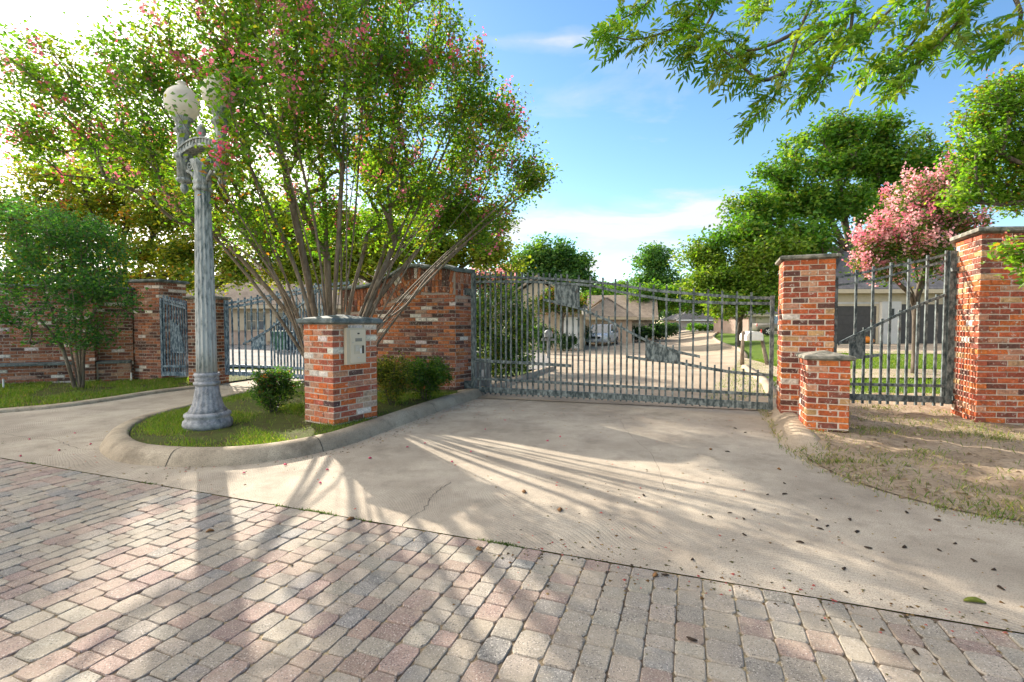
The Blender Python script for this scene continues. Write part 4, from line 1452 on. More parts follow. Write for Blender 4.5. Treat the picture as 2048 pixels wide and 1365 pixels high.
axn = np.array([axd[1], -axd[0], 0])
half = np.linalg.norm(dv)
arm = MB()
for lo, hi, th in ((0.0, 0.030, 0.15), (0.031, 0.085, 0.12), (0.086, 0.105, 0.16)):
    pts = []
    for i in range(13):
        s = -1 + 2 * i / 12
        pts.append(cx3 + axd * half * s + np.array([0, 0, zpx(330) + 0.05 + 0.09 * (1 - s * s) + (lo + hi) / 2]))
    arm.ribbon(pts, hi - lo, axn, th)
arm.build('cross_arm', M['lamp_paint'], t)
for i in range(11):      # egg-and-dart blocks of the frieze
    s = -0.85 + 1.7 * i / 10
    for sd in (-1, 1):
        p = cx3 + axd * half * s + np.array([0, 0, zpx(330) + 0.05 + 0.09 * (1 - s * s) + 0.058]) + axn * 0.062 * sd
        MB().box(p, axd * 0.018, axn * 0.014, (0, 0, 0.05)).build('dentil', M['lamp_paint'], t)
for sd in (-1, 1):       # scrolls between post and stems
    sc_ = MB()
    for ph in (0, 1):
        pts = []
        for i in range(22):
            a_ = i / 21 * 3.4 * PI
            r_ = 0.062 * (1 - i / 26)
            pts.append(cx3 + axd * sd * (half * 0.5 + r_ * math.cos(a_ + PI / 2 * ph)) + np.array([0, 0, zpx(338) - 0.01 + r_ * math.sin(a_ + PI / 2 * ph)]) + axn * (0.03 if ph else -0.03))
        sc_.tube(pts, 0.014, 5)
    sc_.tube([cx3 + axd * sd * 0.08 + np.array([0, 0, zpx(372)]), cx3 + axd * sd * half * 0.55 + np.array([0, 0, zpx(352)]), cx3 + axd * sd * half * 0.9 + np.array([0, 0, zpx(345)])], 0.025, 6)
    sc_.build('scroll', M['lamp_paint'], t, True)
def ball(r, n=8): return [(max(0.002, r * math.sin(PI * i / n)), -r * math.cos(PI * i / n)) for i in range(n + 1)]
fin = [(0.03, 0.0), (0.055, 0.015), (0.05, 0.03), (0.028, 0.04), (0.045, 0.065), (0.056, 0.10), (0.046, 0.14), (0.02, 0.175), (0.004, 0.19)]
MB().lathe(fin, (LX, LY, ISL + zpx(330) + 0.235), 20, 8, 0.12).build('finial', M['lamp_paint'], t, True)
for sd in (-1, 1):
    c = cx3 + dv * sd
    z0 = zpx(330)
    prof = [(0.004, -0.37), (0.030, -0.345), (0.045, -0.31), (0.040, -0.27), (0.025, -0.25), (0.06, -0.235), (0.088, -0.215), (0.09, -0.195), (0.075, -0.185)]
    MB().lathe(prof, (c[0], c[1], ISL + z0), 24, 8, 0.10).build('pendant', M['lamp_paint'], t, True)
    prof = [(0.072, -0.185), (0.074, 0.03), (0.092, 0.045), (0.105, 0.07), (0.10, 0.10), (0.075, 0.115)]
    MB().lathe(prof, (c[0], c[1], ISL + z0), 60, 10, 0.08).build('arm_stem', M['lamp_paint'], t, True)
    prof = [(0.07, 0.116), (0.062, 0.16), (0.064, 0.33), (0.075, 0.36), (0.098, 0.375), (0.10, 0.395), (0.075, 0.41), (0.072, 0.44), (0.085, 0.485), (0.115, 0.515), (0.118, 0.535), (0.09, 0.54)]
    MB().lathe(prof, (c[0], c[1], ISL + z0), 48, 8, 0.06).build('globe_holder', M['lamp_paint'], t, True)
    prof = [(0.092, -0.175), (0.13, -0.15), (0.17, -0.09), (0.188, 0.0), (0.181, 0.07), (0.152, 0.125), (0.106, 0.17), (0.066, 0.195), (0.042, 0.215), (0.038, 0.235), (0.05, 0.245), (0.045, 0.255), (0.004, 0.262)]
    MB().lathe(prof, (c[0], c[1], ISL + z0 + 0.712), 36).build('globe', M['globe_glass'], t, True)

# ------------------------------------------------------------------ trees
def leaves_mesh(name, P, size, cols, parent, mat='leaf', asp=0.55, flat=0.45, hang=0.0):
    """one folded leaf (two triangles) per point"""
    n = len(P)
    D = rng.normal(0, 1, (n, 3))
    D[:, 2] = D[:, 2] * 0.6 - hang
    D /= np.linalg.norm(D, axis=1)[:, None]
    N = rng.normal(0, 1, (n, 3)) * (1, 1, 0.6) + (0, 0, flat * 2)
    Sd = np.cross(D, N)
    Sd /= np.linalg.norm(Sd, axis=1)[:, None] + 1e-9
    Up_ = np.cross(Sd, D)
    L = size * rng.uniform(0.6, 1.3, n)
    D, Sd, Up_ = D * L[:, None], Sd * (L * asp / 2)[:, None], Up_ * (L * 0.10)[:, None]
    V = np.stack([P - D * 0.5, P + Sd + Up_, P + D * 0.5, P - Sd + Up_], 1).reshape(-1, 3)
    i = np.arange(n) * 4
    Fq = np.stack([np.stack([i, i + 1, i + 2], -1), np.stack([i, i + 2, i + 3], -1)], 1).reshape(-1, 3)
    o = bigmesh(name, V, Fq, np.repeat(cols, 4, 0), M[mat], parent)
    o['kind'] = 'stuff'
    return o


def blob_points(blobs, n, shell=0.45):
    """points in a union of ellipsoids (centre, radius vector), more of them towards the outside"""
    vol = np.array([b[1][0] * b[1][1] * b[1][2] for b in blobs]) ** 0.72
    k = rng.choice(len(blobs), n, p=vol / vol.sum())
    d = rng.normal(0, 1, (n, 3))
    d /= np.linalg.norm(d, axis=1)[:, None]
    r = rng.uniform(0, 1, n) ** shell
    C = np.array([b[0] for b in blobs])[k]
    R = np.array([b[1] for b in blobs])[k]
    return C + d * R * r[:, None]


def pxblob(px, py, r, Y, ry=None, dy=None):
    ry = ry or r
    c = at(px, py, Y)
    s = Y / F
    return (c, (r * s, (dy or (r + ry) / 2 * s), ry * s))


def clumps(P, s, thr):
    ph = rng.uniform(0, 6.28, 9)
    Q = P / s
    v = (np.sin(Q[:, 0] * 2.1 + ph[0] + 1.2 * np.sin(Q[:, 2] * 1.7 + ph[1])) + np.sin(Q[:, 1] * 2.3 + ph[2] + 1.1 * np.sin(Q[:, 0] * 1.9 + ph[3]))
         + np.sin(Q[:, 2] * 2.6 + ph[4] + 1.3 * np.sin(Q[:, 1] * 1.5 + ph[5])) + 0.5 * np.sin(Q[:, 0] * 5 + ph[6]) * np.sin(Q[:, 2] * 5 + ph[7]))
    return v > thr


def grow(stems, targets, seg=0.22, jit=0.03, up=0.25):
    """skeleton: given stems (polylines) and twig tips, hang every tip on the nearest suitable branch"""
    pos_, par = [], []
    chains = []
    for st in stems:
        st = smooth3(st, 5)
        ch = []
        for i, p in enumerate(st):
            pos_.append(p); par.append(len(pos_) - 2 if i else -1); ch.append(len(pos_) - 1)
        chains.append(ch)
    base = np.mean([np.asarray(s[0]) for s in stems], axis=0)
    order = np.argsort(np.linalg.norm(targets - base, axis=1))
    NP = np.zeros((len(pos_) + len(targets) * 14, 3)); NP[:len(pos_)] = pos_
    DB = np.zeros(len(NP)); DB[:len(pos_)] = np.linalg.norm(NP[:len(pos_)] - base, axis=1)
    n = len(pos_)
    for ti in order:
        t = targets[ti]
        dt = np.linalg.norm(t - base)
        d = np.linalg.norm(NP[:n] - t, axis=1)
        cost = d + 0.9 * np.maximum(0, NP[:n, 2] - t[2] + 0.1) + 1.5 * np.maximum(0, DB[:n] - dt * 0.95) + 0.8 * np.maximum(0, 0.32 * dt - DB[:n])
        k = int(cost.argmin())
        p0 = NP[k]
        L = d[k]
        m_ = int(min(12, max(2, math.ceil(L / seg))))
        pd = p0 - NP[par[k]] if par[k] >= 0 else np.array([0, 0, 1.0])
        pd = pd / (np.linalg.norm(pd) + 1e-9)
        c = p0 + (pd * 0.6 + np.array([0, 0, up])) * L * 0.45
        ch = [k]
        for j in range(1, m_ + 1):
            u_ = j / m_
            p = p0 * (1 - u_) ** 2 + 2 * c * u_ * (1 - u_) + t * u_ ** 2
            if j < m_: p = p + rng.normal(0, jit, 3) * min(1, L)
            NP[n] = p; DB[n] = np.linalg.norm(p - base)
            par.append(ch[-1]); ch.append(n); n += 1
        chains.append(ch)
    cnt = np.ones(n)
    tips = np.ones(n, bool)
    for i in range(n - 1, -1, -1):
        if par[i] >= 0:
            if tips[i]: pass
            cnt[par[i]] += cnt[i] if False else 0
    # leaf counts (pipe model)
    load = np.zeros(n)
    kids = np.zeros(n, int)
    for i in range(n):
        if par[i] >= 0: kids[par[i]] += 1
    for i in range(n - 1, -1, -1):
        if kids[i] == 0: load[i] += 1
    for i in range(n - 1, -1, -1):
        if par[i] >= 0: load[par[i]] += load[i]
    return NP[:n], chains, load


def smooth3(P, n=5):
    P = [np.asarray(p, float) for p in P]
    out = []
    N = len(P)
    for i in range(N - 1):
        p0, p1, p2, p3 = P[max(i - 1, 0)], P[i], P[i + 1], P[min(i + 2, N - 1)]
        for k in range(n):
            t = k / n
            out.append(0.5 * ((2 * p1) + (-p0 + p2) * t + (2 * p0 - 5 * p1 + 4 * p2 - p3) * t * t + (-p0 + 3 * p1 - 3 * p2 + p3) * t ** 3))
    out.append(P[-1])
    return out


def tree(name, label, cat, stems, blobs, ntip, nleaf, leaf, sig, pal, rtip=0.006, rpow=0.5, rmax=0.2, bark='bark', leafm='leaf', shell=0.45,
         group=None, flowers=0, fcols=None, fsize=0.05, up=0.25, seg=0.22, asp=0.55, fn=26, hang=0.0, cond=None, fsig=0.06):
    base = np.mean([np.asarray(s[0]) for s in stems], axis=0)
    t = thing(name, base, label, cat, group)
    tips = blob_points(blobs, ntip, shell)
    if cond is not None: tips = tips[cond(tips)]
    NP, chains, load = grow(stems, tips, seg=seg, up=up)
    r = np.minimum(rmax, rtip * np.maximum(1, load) ** rpow)
    mb = MB()
    for ch in chains:
        if len(ch) < 2: continue
        rr = [float(r[i]) for i in ch]
        if ch[0] != ch[1] and len(rr) > 1: rr[0] = min(rr[0], rr[1] * 1.25)
        mb.tube([NP[i] for i in ch], rr, 7 if rr[0] > 0.03 else 4)
    mb_o = meshobj('trunk', mb.v, mb.f, M[bark], t, smooth=True)
    # leaves gather round the tips and back along their twigs
    A = NP[[ch[-1] for ch in chains]]
    Bk = NP[[ch[-2] for ch in chains]]
    Ck = NP[[ch[max(0, len(ch) - 3)] for ch in chains]]
    k = rng.integers(0, len(A), nleaf)
    u_ = rng.uniform(0, 1, nleaf)[:, None] ** 1.3
    w_ = np.where(u_ < 0.5, A[k] + (Bk[k] - A[k]) * u_ * 2, Bk[k] + (Ck[k] - Bk[k]) * (u_ * 2 - 1))
    P = w_ + rng.normal(0, sig, (nleaf, 3)) * (1, 1, 0.75)
    cs = np.array([c for c, _ in pal]); ws = np.array([x for _, x in pal], float)
    ck = rng.choice(len(cs), len(A), p=ws / ws.sum())
    own = rng.choice(len(cs), nleaf, p=ws / ws.sum())
    use = np.where(rng.uniform(0, 1, nleaf) < 0.62, ck[k], own)
    cols = cs[use] * rng.uniform(0.72, 1.28, nleaf)[:, None]
    leaves_mesh('crown', P, leaf, cols, t, leafm, asp, hang=hang)
    if flowers:
        sel = rng.choice(len(A), min(flowers, len(A)), replace=False)
        dirn = A[sel] - base
        dirn /= np.linalg.norm(dirn, axis=1)[:, None]
        cen = np.repeat(A[sel] + dirn * fsig * 1.2, fn, 0)
        ax = np.repeat(dirn, fn, 0) * rng.normal(0, fsig * 1.5, (len(cen), 1))
        PF = cen + ax + rng.normal(0, fsig * 0.75, cen.shape)
        fc = np.array(fcols or [(0.50, 0.05, 0.12), (0.60, 0.12, 0.20), (0.45, 0.07, 0.05)])
        fcl = np.repeat(rng.integers(0, len(fc), len(sel)), fn)
        o = leaves_mesh('blossom', PF, fsize, fc[fcl] * rng.uniform(0.75, 1.25, (len(PF), 1)), t, 'petal', 0.9, 0.1)
    return t


def st(*pts): return [at(px, py, Y) for px, py, Y in pts]

def clear_of_globe(P):
    # boughs have been trimmed back in front of the left globe
    a = np.array([LX - 0.30, LY + 0.12, ISL + 3.9]); b = a * 0.55 + CAM * 0.45
    t_ = np.clip(((P - a) @ (b - a)) / ((b - a) @ (b - a)), 0, 1)
    return np.linalg.norm(P - (a + (b - a) * t_[:, None]), axis=1) > 0.42


CREPE = [((0.08, 0.175, 0.022), 5), ((0.12, 0.22, 0.025), 5), ((0.18, 0.25, 0.03), 3), ((0.20, 0.20, 0.03), 1.4), ((0.26, 0.24, 0.035), 0.6), ((0.32, 0.13, 0.03), 0.2)]
zb = ISL - 0.05
def sb(px, Y):
    return np.array([(px - CX) / F * Y, Y, zb])
stems = [
    [sb(640, 7.8)] + st((598, 640, 7.7), (560, 530, 7.5), (480, 390, 7.2), (390, 260, 7.0)),
    [sb(650, 7.9)] + st((628, 630, 7.8), (604, 500, 7.6), (560, 300, 7.3), (510, 80, 7.0)),
    [sb(655, 8.0)] + st((658, 620, 8.1), (652, 480, 8.2), (640, 250, 8.3), (610, 0, 8.3)),
    [sb(668, 7.9)] + st((690, 600, 7.9), (706, 480, 7.8), (722, 250, 7.7), (730, 10, 7.7)),
    [sb(680, 8.0)] + st((718, 640, 8.1), (756, 540, 8.3), (800, 380, 8.6), (850, 150, 9.0)),
    [sb(690, 7.9)] + st((752, 664, 7.9), (812, 610, 7.9), (868, 540, 8.0), (985, 440, 8.2), (1050, 385, 8.4)),
    [sb(676, 7.9)] + st((740, 600, 7.8), (830, 470, 7.8), (950, 310, 8.0), (1015, 190, 8.3)),
    [sb(634, 7.8)] + st((570, 590, 7.5), (450, 430, 7.1), (300, 300, 6.9), (140, 190, 6.9)),
    [sb(644, 7.9)] + st((580, 600, 8.0), (440, 470, 8.1), (260, 380, 8.0), (120, 330, 7.8)),
    [sb(660, 7.8)] + st((650, 610, 7.6), (630, 450, 7.2), (590, 250, 6.8), (600, 60, 6.6)),
    [sb(672, 8.0)] + st((700, 610, 8.1), (745, 440, 8.4), (790, 230, 8.8), (800, 0, 9.0)),
    [sb(684, 8.0)] + st((730, 620, 8.1), (800, 500, 8.4), (900, 400, 8.8), (990, 330, 9.0)),
    [sb(650, 7.8)] + st((612, 600, 7.6), (540, 420, 7.2), (430, 200, 6.8), (330, 30, 6.7)),
    [sb(662, 7.85)] + st((670, 590, 7.6), (680, 420, 7.3), (690, 200, 7.0), (680, 0, 6.9)),
    [sb(640, 7.75)] + st((585, 650, 7.4), (530, 560, 7.0), (500, 500, 6.7), (440, 440, 6.4)),
]
bl = [pxblob(*b) for b in ((170, 170, 140, 7.2, 110), (75, 260, 90, 7.2, 90), (310, 140, 130, 7.0), (290, 300, 130, 7.2, 100), (450, 120, 150, 7.0), (430, 330, 120, 7.2, 120), (600, 80, 170, 7.6),
      (600, 290, 130, 7.4), (750, 110, 150, 8.0), (770, 290, 130, 8.0), (880, 160, 120, 8.4, 130), (920, 320, 105, 8.4), (995, 240, 62, 8.5, 90), (1062, 350, 52, 8.5, 50), (1000, 400, 62, 8.5, 60), (905, 430, 70, 8.6, 50),
      (520, 450, 80, 7.2, 50), (430, -110, 170, 7.3), (650, -140, 200, 7.9), (860, -50, 95, 8.4), (50, 150, 60, 7.2, 60), (690, 410, 110, 8.2, 60), (640, 160, 130, 6.7), (840, 380, 90, 8.0, 60), (458, 212, 26, 5.35), (462, 300, 34, 5.35), (500, 240, 50, 5.6), (475, 140, 45, 5.5), (395, 150, 30, 5.7), (430, 430, 80, 7.5, 40), (650, 470, 55, 8.2, 30), (770, 470, 60, 8.3, 35), (860, 480, 55, 8.4, 30), (980, 480, 45, 8.6, 25), (446, 185, 24, 5.25), (960, 200, 70, 8.4, 80), (1020, 300, 60, 8.5, 60), (880, 90, 80, 8.4, 70), (930, 410, 75, 8.4, 45), (1075, 350, 45, 8.5, 40), (468, 235, 24, 5.25), (452, 300, 26, 5.2), (470, 170, 26, 5.3), (452, 150, 22, 5.3), (446, 195, 22, 5.2), (455, 270, 22, 5.2), (462, 190, 24, 5.2), (440, 225, 18, 5.2))]
stems.append([sb(642, 7.75)] + st((600, 640, 7.4), (545, 480, 6.6), (500, 330, 5.7), (462, 225, 5.3), (450, 150, 5.3)))
for i in range(26):
    e = bl[random.randrange(len(bl))][0] + rng.normal(0, 0.4, 3)
    b_ = sb(random.uniform(636, 692), random.uniform(7.7, 8.05))
    e2 = b_ * 0.62 + e * 0.38 + (0, 0, 0.35)
    stems.append([b_, b_ * 0.85 + e2 * 0.15 + (0, 0, 0.15), e2, e * 0.75 + e2 * 0.25, e])
tree('crape_myrtle', 'large many-stemmed crape myrtle with pink tips behind the keypad pillar', 'tree', stems, bl, 3500, 108000, 0.070, 0.125, CREPE,
     rtip=0.0036, rpow=0.50, rmax=0.06, flowers=330, fsize=0.052, fn=26, shell=0.55, fsig=0.058, fcols=[(0.80, 0.13, 0.24), (0.80, 0.22, 0.32), (0.80, 0.28, 0.34)], cond=lambda P: clumps(P, 0.38, -0.85) & clear_of_globe(P))

# small dark crape myrtle before the old wall
def sg(px, Y, z=0.03): return np.array([(px - CX) / F * Y, Y, z])
stems = [[sg(150, 9.7)] + st((128, 700, 9.7), (110, 640, 9.6), (70, 540, 9.5), (40, 450, 9.5)),
         [sg(155, 9.7)] + st((140, 690, 9.8), (135, 600, 9.8), (120, 480, 9.8)),
         [sg(160, 9.75)] + st((160, 690, 9.7), (165, 600, 9.7), (170, 470, 9.7)),
         [sg(146, 9.7)] + st((120, 690, 9.5), (60, 620, 9.2), (20, 580, 9.0)),
         [sg(162, 9.7)] + st((170, 680, 9.6), (195, 610, 9.5), (230, 570, 9.4)),
         [sg(158, 9.7)] + st((150, 680, 9.4), (150, 620, 9.0), (140, 560, 8.8))]
bl = [pxblob(*b) for b in ((60, 450, 85, 9.6, 60), (150, 480, 85, 9.7, 70), (60, 540, 85, 9.3, 60), (160, 560, 85, 9.3, 60), (215, 590, 55, 9.4, 40), (120, 630, 60, 9.0, 35), (20, 610, 55, 9.0, 40), (195, 500, 60, 9.6, 50), (170, 640, 35, 9.2, 30), (95, 672, 45, 9.3, 28), (205, 665, 40, 9.4, 28), (150, 690, 30, 9.1, 18))]
tree('crape_myrtle', 'small dark green crape myrtle in front of the old brick wall', 'tree', stems, bl, 420, 15500, 0.07, 0.105,
     [((0.045, 0.13, 0.045), 5), ((0.07, 0.17, 0.05), 4), ((0.11, 0.20, 0.05), 2), ((0.12, 0.10, 0.03), 0.3)], rtip=0.0035, rpow=0.55, rmax=0.05, flowers=10, fsize=0.03, fn=10, bark='bark')

YEL = [((0.16, 0.22, 0.025), 4), ((0.25, 0.27, 0.03), 4), ((0.34, 0.28, 0.03), 1.6), ((0.40, 0.19, 0.04), 0.7), ((0.11, 0.19, 0.022), 4)]
def far_tree(name, label, px, Y, blobs, ntip, nleaf, leaf, pal, sig=0.3, z=0.0, fork=0.35, rmax=0.22, kw_thr=-0.15, **kw):
    b = np.array([(px - CX) / F * Y, Y, z])
    bl = [pxblob(*b_) for b_ in blobs]
    cz = min(x[0][2] - x[1][2] * 0.4 for x in bl)
    stems = []
    f = b + np.array([0, 0, max(0.8, (cz - z) * fork + 0.8)])
    for x in bl[:6]:
        c = x[0]
        stems.append([b + rng.normal(0, 0.03, 3) * (1, 1, 0), f + rng.normal(0, 0.05, 3), f * 0.55 + c * 0.45 + (0, 0, 0.1), c])
    cs_ = np.mean([x[1][0] for x in bl]) * 0.42
    d = dict(rtip=0.010, rpow=0.5, bark='bark_dark', leafm='leaf_far', seg=0.5, shell=0.6, cond=lambda P: clumps(P, cs_, kw_thr))
    d.update(kw)
    return tree(name, label, 'tree', stems, bl, int(ntip * 1.7), nleaf, leaf, sig * 0.8, pal, rmax=rmax, **d)

far_tree('yellow_tree', 'yellow and orange leaved tree rising behind the old wall', 250, 14.5,
         [(60, 420, 90, 14.5, 70), (190, 400, 110, 14.5, 80), (330, 410, 110, 14.5, 85), (250, 310, 110, 14.5, 70), (430, 470, 80, 14.0, 60), (110, 330, 80, 14.5, 50), (340, 510, 80, 13.6, 40), (230, 500, 80, 13.6, 50), (470, 530, 50, 13.5, 35), (60, 510, 80, 13.6, 40), (150, 540, 70, 13.4, 32), (420, 560, 50, 13.2, 26), (20, 560, 70, 13.2, 30), (240, 560, 60, 13.0, 26), (320, 560, 60, 13.0, 26)],
         800, 46000, 0.125, YEL, 0.26, flowers=26, fsize=0.06, fn=18, rmax=0.12, fsig=0.1, kw_thr=0.15)
far_tree('sunlit_tree', 'yellow-green sunlit tree showing behind the arched wall', 830, 15.5,
         [(950, 450, 70, 15.5, 50), (870, 470, 80, 15.5, 55), (760, 480, 90, 15.5, 55), (650, 480, 100, 15.5, 55), (985, 490, 50, 15.0, 40), (560, 460, 80, 15.5, 60), (900, 510, 60, 15, 25), (560, 530, 70, 14.5, 40), (660, 530, 80, 14.5, 40), (760, 520, 70, 14.5, 35), (1010, 530, 40, 15, 22), (825, 375, 70, 13, 42), (755, 335, 60, 13.5, 40)],  # hidden crown lobes at the end are added to cast dapples on the drive
         980, 58000, 0.14, [((0.15, 0.22, 0.022), 5), ((0.21, 0.26, 0.03), 4), ((0.30, 0.26, 0.03), 1), ((0.10, 0.17, 0.02), 2)], 0.25, flowers=8, fsize=0.06, fn=14, rmax=0.12, kw_thr=0.15)
PINK = [(0.76, 0.30, 0.35), (0.80, 0.41, 0.43), (0.70, 0.21, 0.28), (0.82, 0.47, 0.46)]
far_tree('pink_crape_myrtle', 'low pink blossomed crape myrtle peeping over the wall by the gate', 965, 17.0,
         [(965, 560, 45, 17, 26), (1000, 570, 30, 17, 22), (930, 572, 30, 17, 20)], 120, 3500, 0.11, [((0.07, 0.13, 0.02), 1)], 0.15, flowers=75, fcols=PINK, fsize=0.09, fn=28, rmax=0.05, fsig=0.12)

FG = [((0.06, 0.16, 0.018), 5), ((0.085, 0.19, 0.02), 5), ((0.13, 0.22, 0.025), 3), ((0.19, 0.24, 0.03), 1)]
TEAL = [((0.05, 0.14, 0.035), 5), ((0.075, 0.17, 0.04), 4), ((0.11, 0.20, 0.035), 3)]
far_tree('shade_tree', 'bushy green tree rising behind the gabled house, left of the street', 1110, 46,
         [(1095, 508, 55, 46, 34), (1055, 540, 50, 46, 30), (1145, 538, 46, 46, 32), (1100, 560, 70, 46, 30), (1170, 562, 26, 46, 20), (1010, 560, 50, 46, 30)], 420, 21000, 0.34, TEAL, 0.55, z=-0.4, rmax=0.3)
far_tree('shade_tree', 'rounded green tree at the far end of the street', 1311, 70,
         [(1312, 520, 38, 70, 34), (1295, 555, 34, 70, 30), (1335, 560, 36, 70, 34), (1310, 590, 50, 70, 30), (1350, 585, 30, 68, 26)], 300, 14000, 0.46, TEAL, 0.7, z=-0.42, rmax=0.45)
far_tree('pecan_tree', 'tall spreading pecan tree towering behind the garage house', 1700, 31,
         [(1660, 300, 90, 31, 70), (1750, 300, 90, 31, 65), (1560, 370, 80, 31, 55), (1640, 400, 90, 30, 60), (1780, 390, 80, 31, 70), (1510, 430, 80, 30, 50), (1600, 480, 90, 29, 50), (1470, 470, 55, 29, 35), (1820, 330, 50, 31, 60), (1850, 400, 60, 31, 60), (1700, 250, 50, 31, 30)],
         1100, 56000, 0.27, FG, 0.40, z=0.2, fork=0.75, rmax=0.36, rtip=0.02)
far_tree('street_tree', 'bright green street tree leaning over the kerb left of the tall pillar', 1478, 30,
         [(1500, 540, 70, 29, 50), (1430, 560, 65, 29, 45), (1540, 500, 60, 28, 50), (1395, 575, 40, 29, 30), (1470, 600, 70, 28, 28), (1400, 510, 42, 30, 40), (1530, 585, 50, 28, 30), (1440, 610, 40, 27, 24)],
         520, 34000, 0.22, [((0.08, 0.17, 0.015), 4), ((0.13, 0.21, 0.02), 5), ((0.19, 0.24, 0.03), 2)], 0.4, z=-0.25, rmax=0.2, rtip=0.014)
far_tree('street_tree', 'green street tree whose tall trunk stands before the tan house', 1311, 52,
         [(1320, 590, 40, 52, 24), (1285, 588, 30, 52, 18), (1350, 596, 34, 52, 22)], 160, 7000, 0.32, FG, 0.5, z=-0.42, rmax=0.35, fork=0.8)
far_tree('pink_crape_myrtle', 'pink crape myrtle in full bloom beside the corner pier', 1830, 11.5,
         [(1830, 430, 70, 11.5, 75), (1780, 490, 60, 11.2, 50), (1750, 520, 40, 11.2, 35), (1880, 380, 60, 11.5, 60), (1860, 500, 60, 11.2, 55), (1900, 450, 60, 11.3, 60), (1920, 350, 50, 11.5, 40), (1745, 490, 34, 11.1, 30), (1735, 535, 30, 11.0, 26), (1790, 540, 34, 11.0, 24)],
         600, 15500, 0.085, [((0.05, 0.11, 0.02), 3), ((0.09, 0.15, 0.025), 3), ((0.17, 0.14, 0.03), 1)], 0.16, z=0.1, flowers=360, fcols=PINK, fsize=0.062, fn=38, rmax=0.055, rtip=0.005, fsig=0.075, kw_thr=-0.3)
far_tree('small_crape_myrtle', 'small flat-topped crape myrtle with bare stems beside the white garage door', 1125, 31,
         [(1125, 600, 34, 31, 20), (1095, 605, 26, 31, 20), (1150, 608, 24, 31, 16), (1120, 585, 28, 31, 12)], 200, 7500, 0.17, [((0.07, 0.14, 0.02), 4), ((0.13, 0.17, 0.03), 2), ((0.30, 0.14, 0.05), 1.2)], 0.3, z=-0.35, rmax=0.07, fork=0.4)
far_tree('cottonwood', 'pale green wispy tree far beyond the tan house', 1225, 110, [(1225, 585, 34, 110, 20), (1190, 590, 26, 110, 18), (1250, 592, 22, 110, 18)], 160, 6000, 0.7, TEAL, 1.1, z=-0.4, rmax=0.4)

for px, Y, bl_, lab in ((1195, 80, [(1195, 590, 34, 80, 26), (1170, 600, 26, 80, 20)], 'leafy tree just left of the tan house roof'),
                        (1255, 85, [(1250, 585, 30, 85, 24), (1275, 600, 30, 85, 20)], 'leafy tree just behind the tan house roof ridge'),
                        (1385, 64, [(1385, 590, 36, 64, 26), (1410, 605, 34, 64, 22), (1360, 608, 30, 64, 18)], 'leafy street tree above the far dark house, left half'),
                        (1445, 68, [(1440, 595, 40, 68, 26), (1475, 600, 40, 68, 26)], 'leafy street tree above the far dark house, right half'),
                        (1545, 60, [(1530, 590, 50, 60, 34), (1580, 600, 50, 60, 30)], 'leafy tree behind the ranch house roof')):
    far_tree('street_tree', lab, px, Y, bl_, 200, 9000, 0.36, FG, 0.5, z=-0.42, rmax=0.3, fork=0.6)
# crape myrtle reaching in from the right before the corner pier; its trunk stands out of frame
b0 = np.array([7.6, 4.6, 0.1])
stems = [[b0, b0 + (-0.1, 0.2, 1.2), at(2180, 380, 6.4), at(2040, 330, 7.2), at(1960, 300, 7.4)],
         [b0 + (0.05, 0, 0), b0 + (0, 0.2, 1.5), at(2180, 260, 6.4), at(2060, 200, 7.1), at(1960, 200, 7.4)],
         [b0 + (0, 0.05, 0), b0 + (-0.1, 0.1, 1.0), at(2120, 520, 5.0), at(2040, 510, 5.0), at(1995, 505, 5.1)]]
bl = [pxblob(*b) for b in ((2010, 220, 75, 7.4, 65), (1950, 215, 55, 7.4, 40), (2060, 150, 60, 7.2, 40), (2040, 310, 75, 7.4, 50), (1950, 300, 60, 7.5, 45), (1945, 375, 55, 7.6, 32), (2030, 390, 60, 7.5, 35), (1900, 400, 30, 7.6, 22), (2150, 300, 80, 7.0, 120), (2035, 500, 36, 5.0, 22), (2075, 540, 36, 5.0, 26), (2000, 490, 20, 5.2, 12))]
tree('crape_myrtle', 'leafy green crape myrtle branch mass hanging over the corner pier', 'tree', stems, bl, 480, 19000, 0.075, 0.085,
     [((0.09, 0.19, 0.02), 5), ((0.13, 0.23, 0.025), 5), ((0.19, 0.27, 0.035), 3), ((0.28, 0.16, 0.03), 0.5)], rtip=0.004, rpow=0.55, rmax=0.06, bark='bark_dark', flowers=26, fcols=[(0.6, 0.2, 0.14), (0.62, 0.14, 0.2)], fsize=0.032, fn=18, asp=0.5)

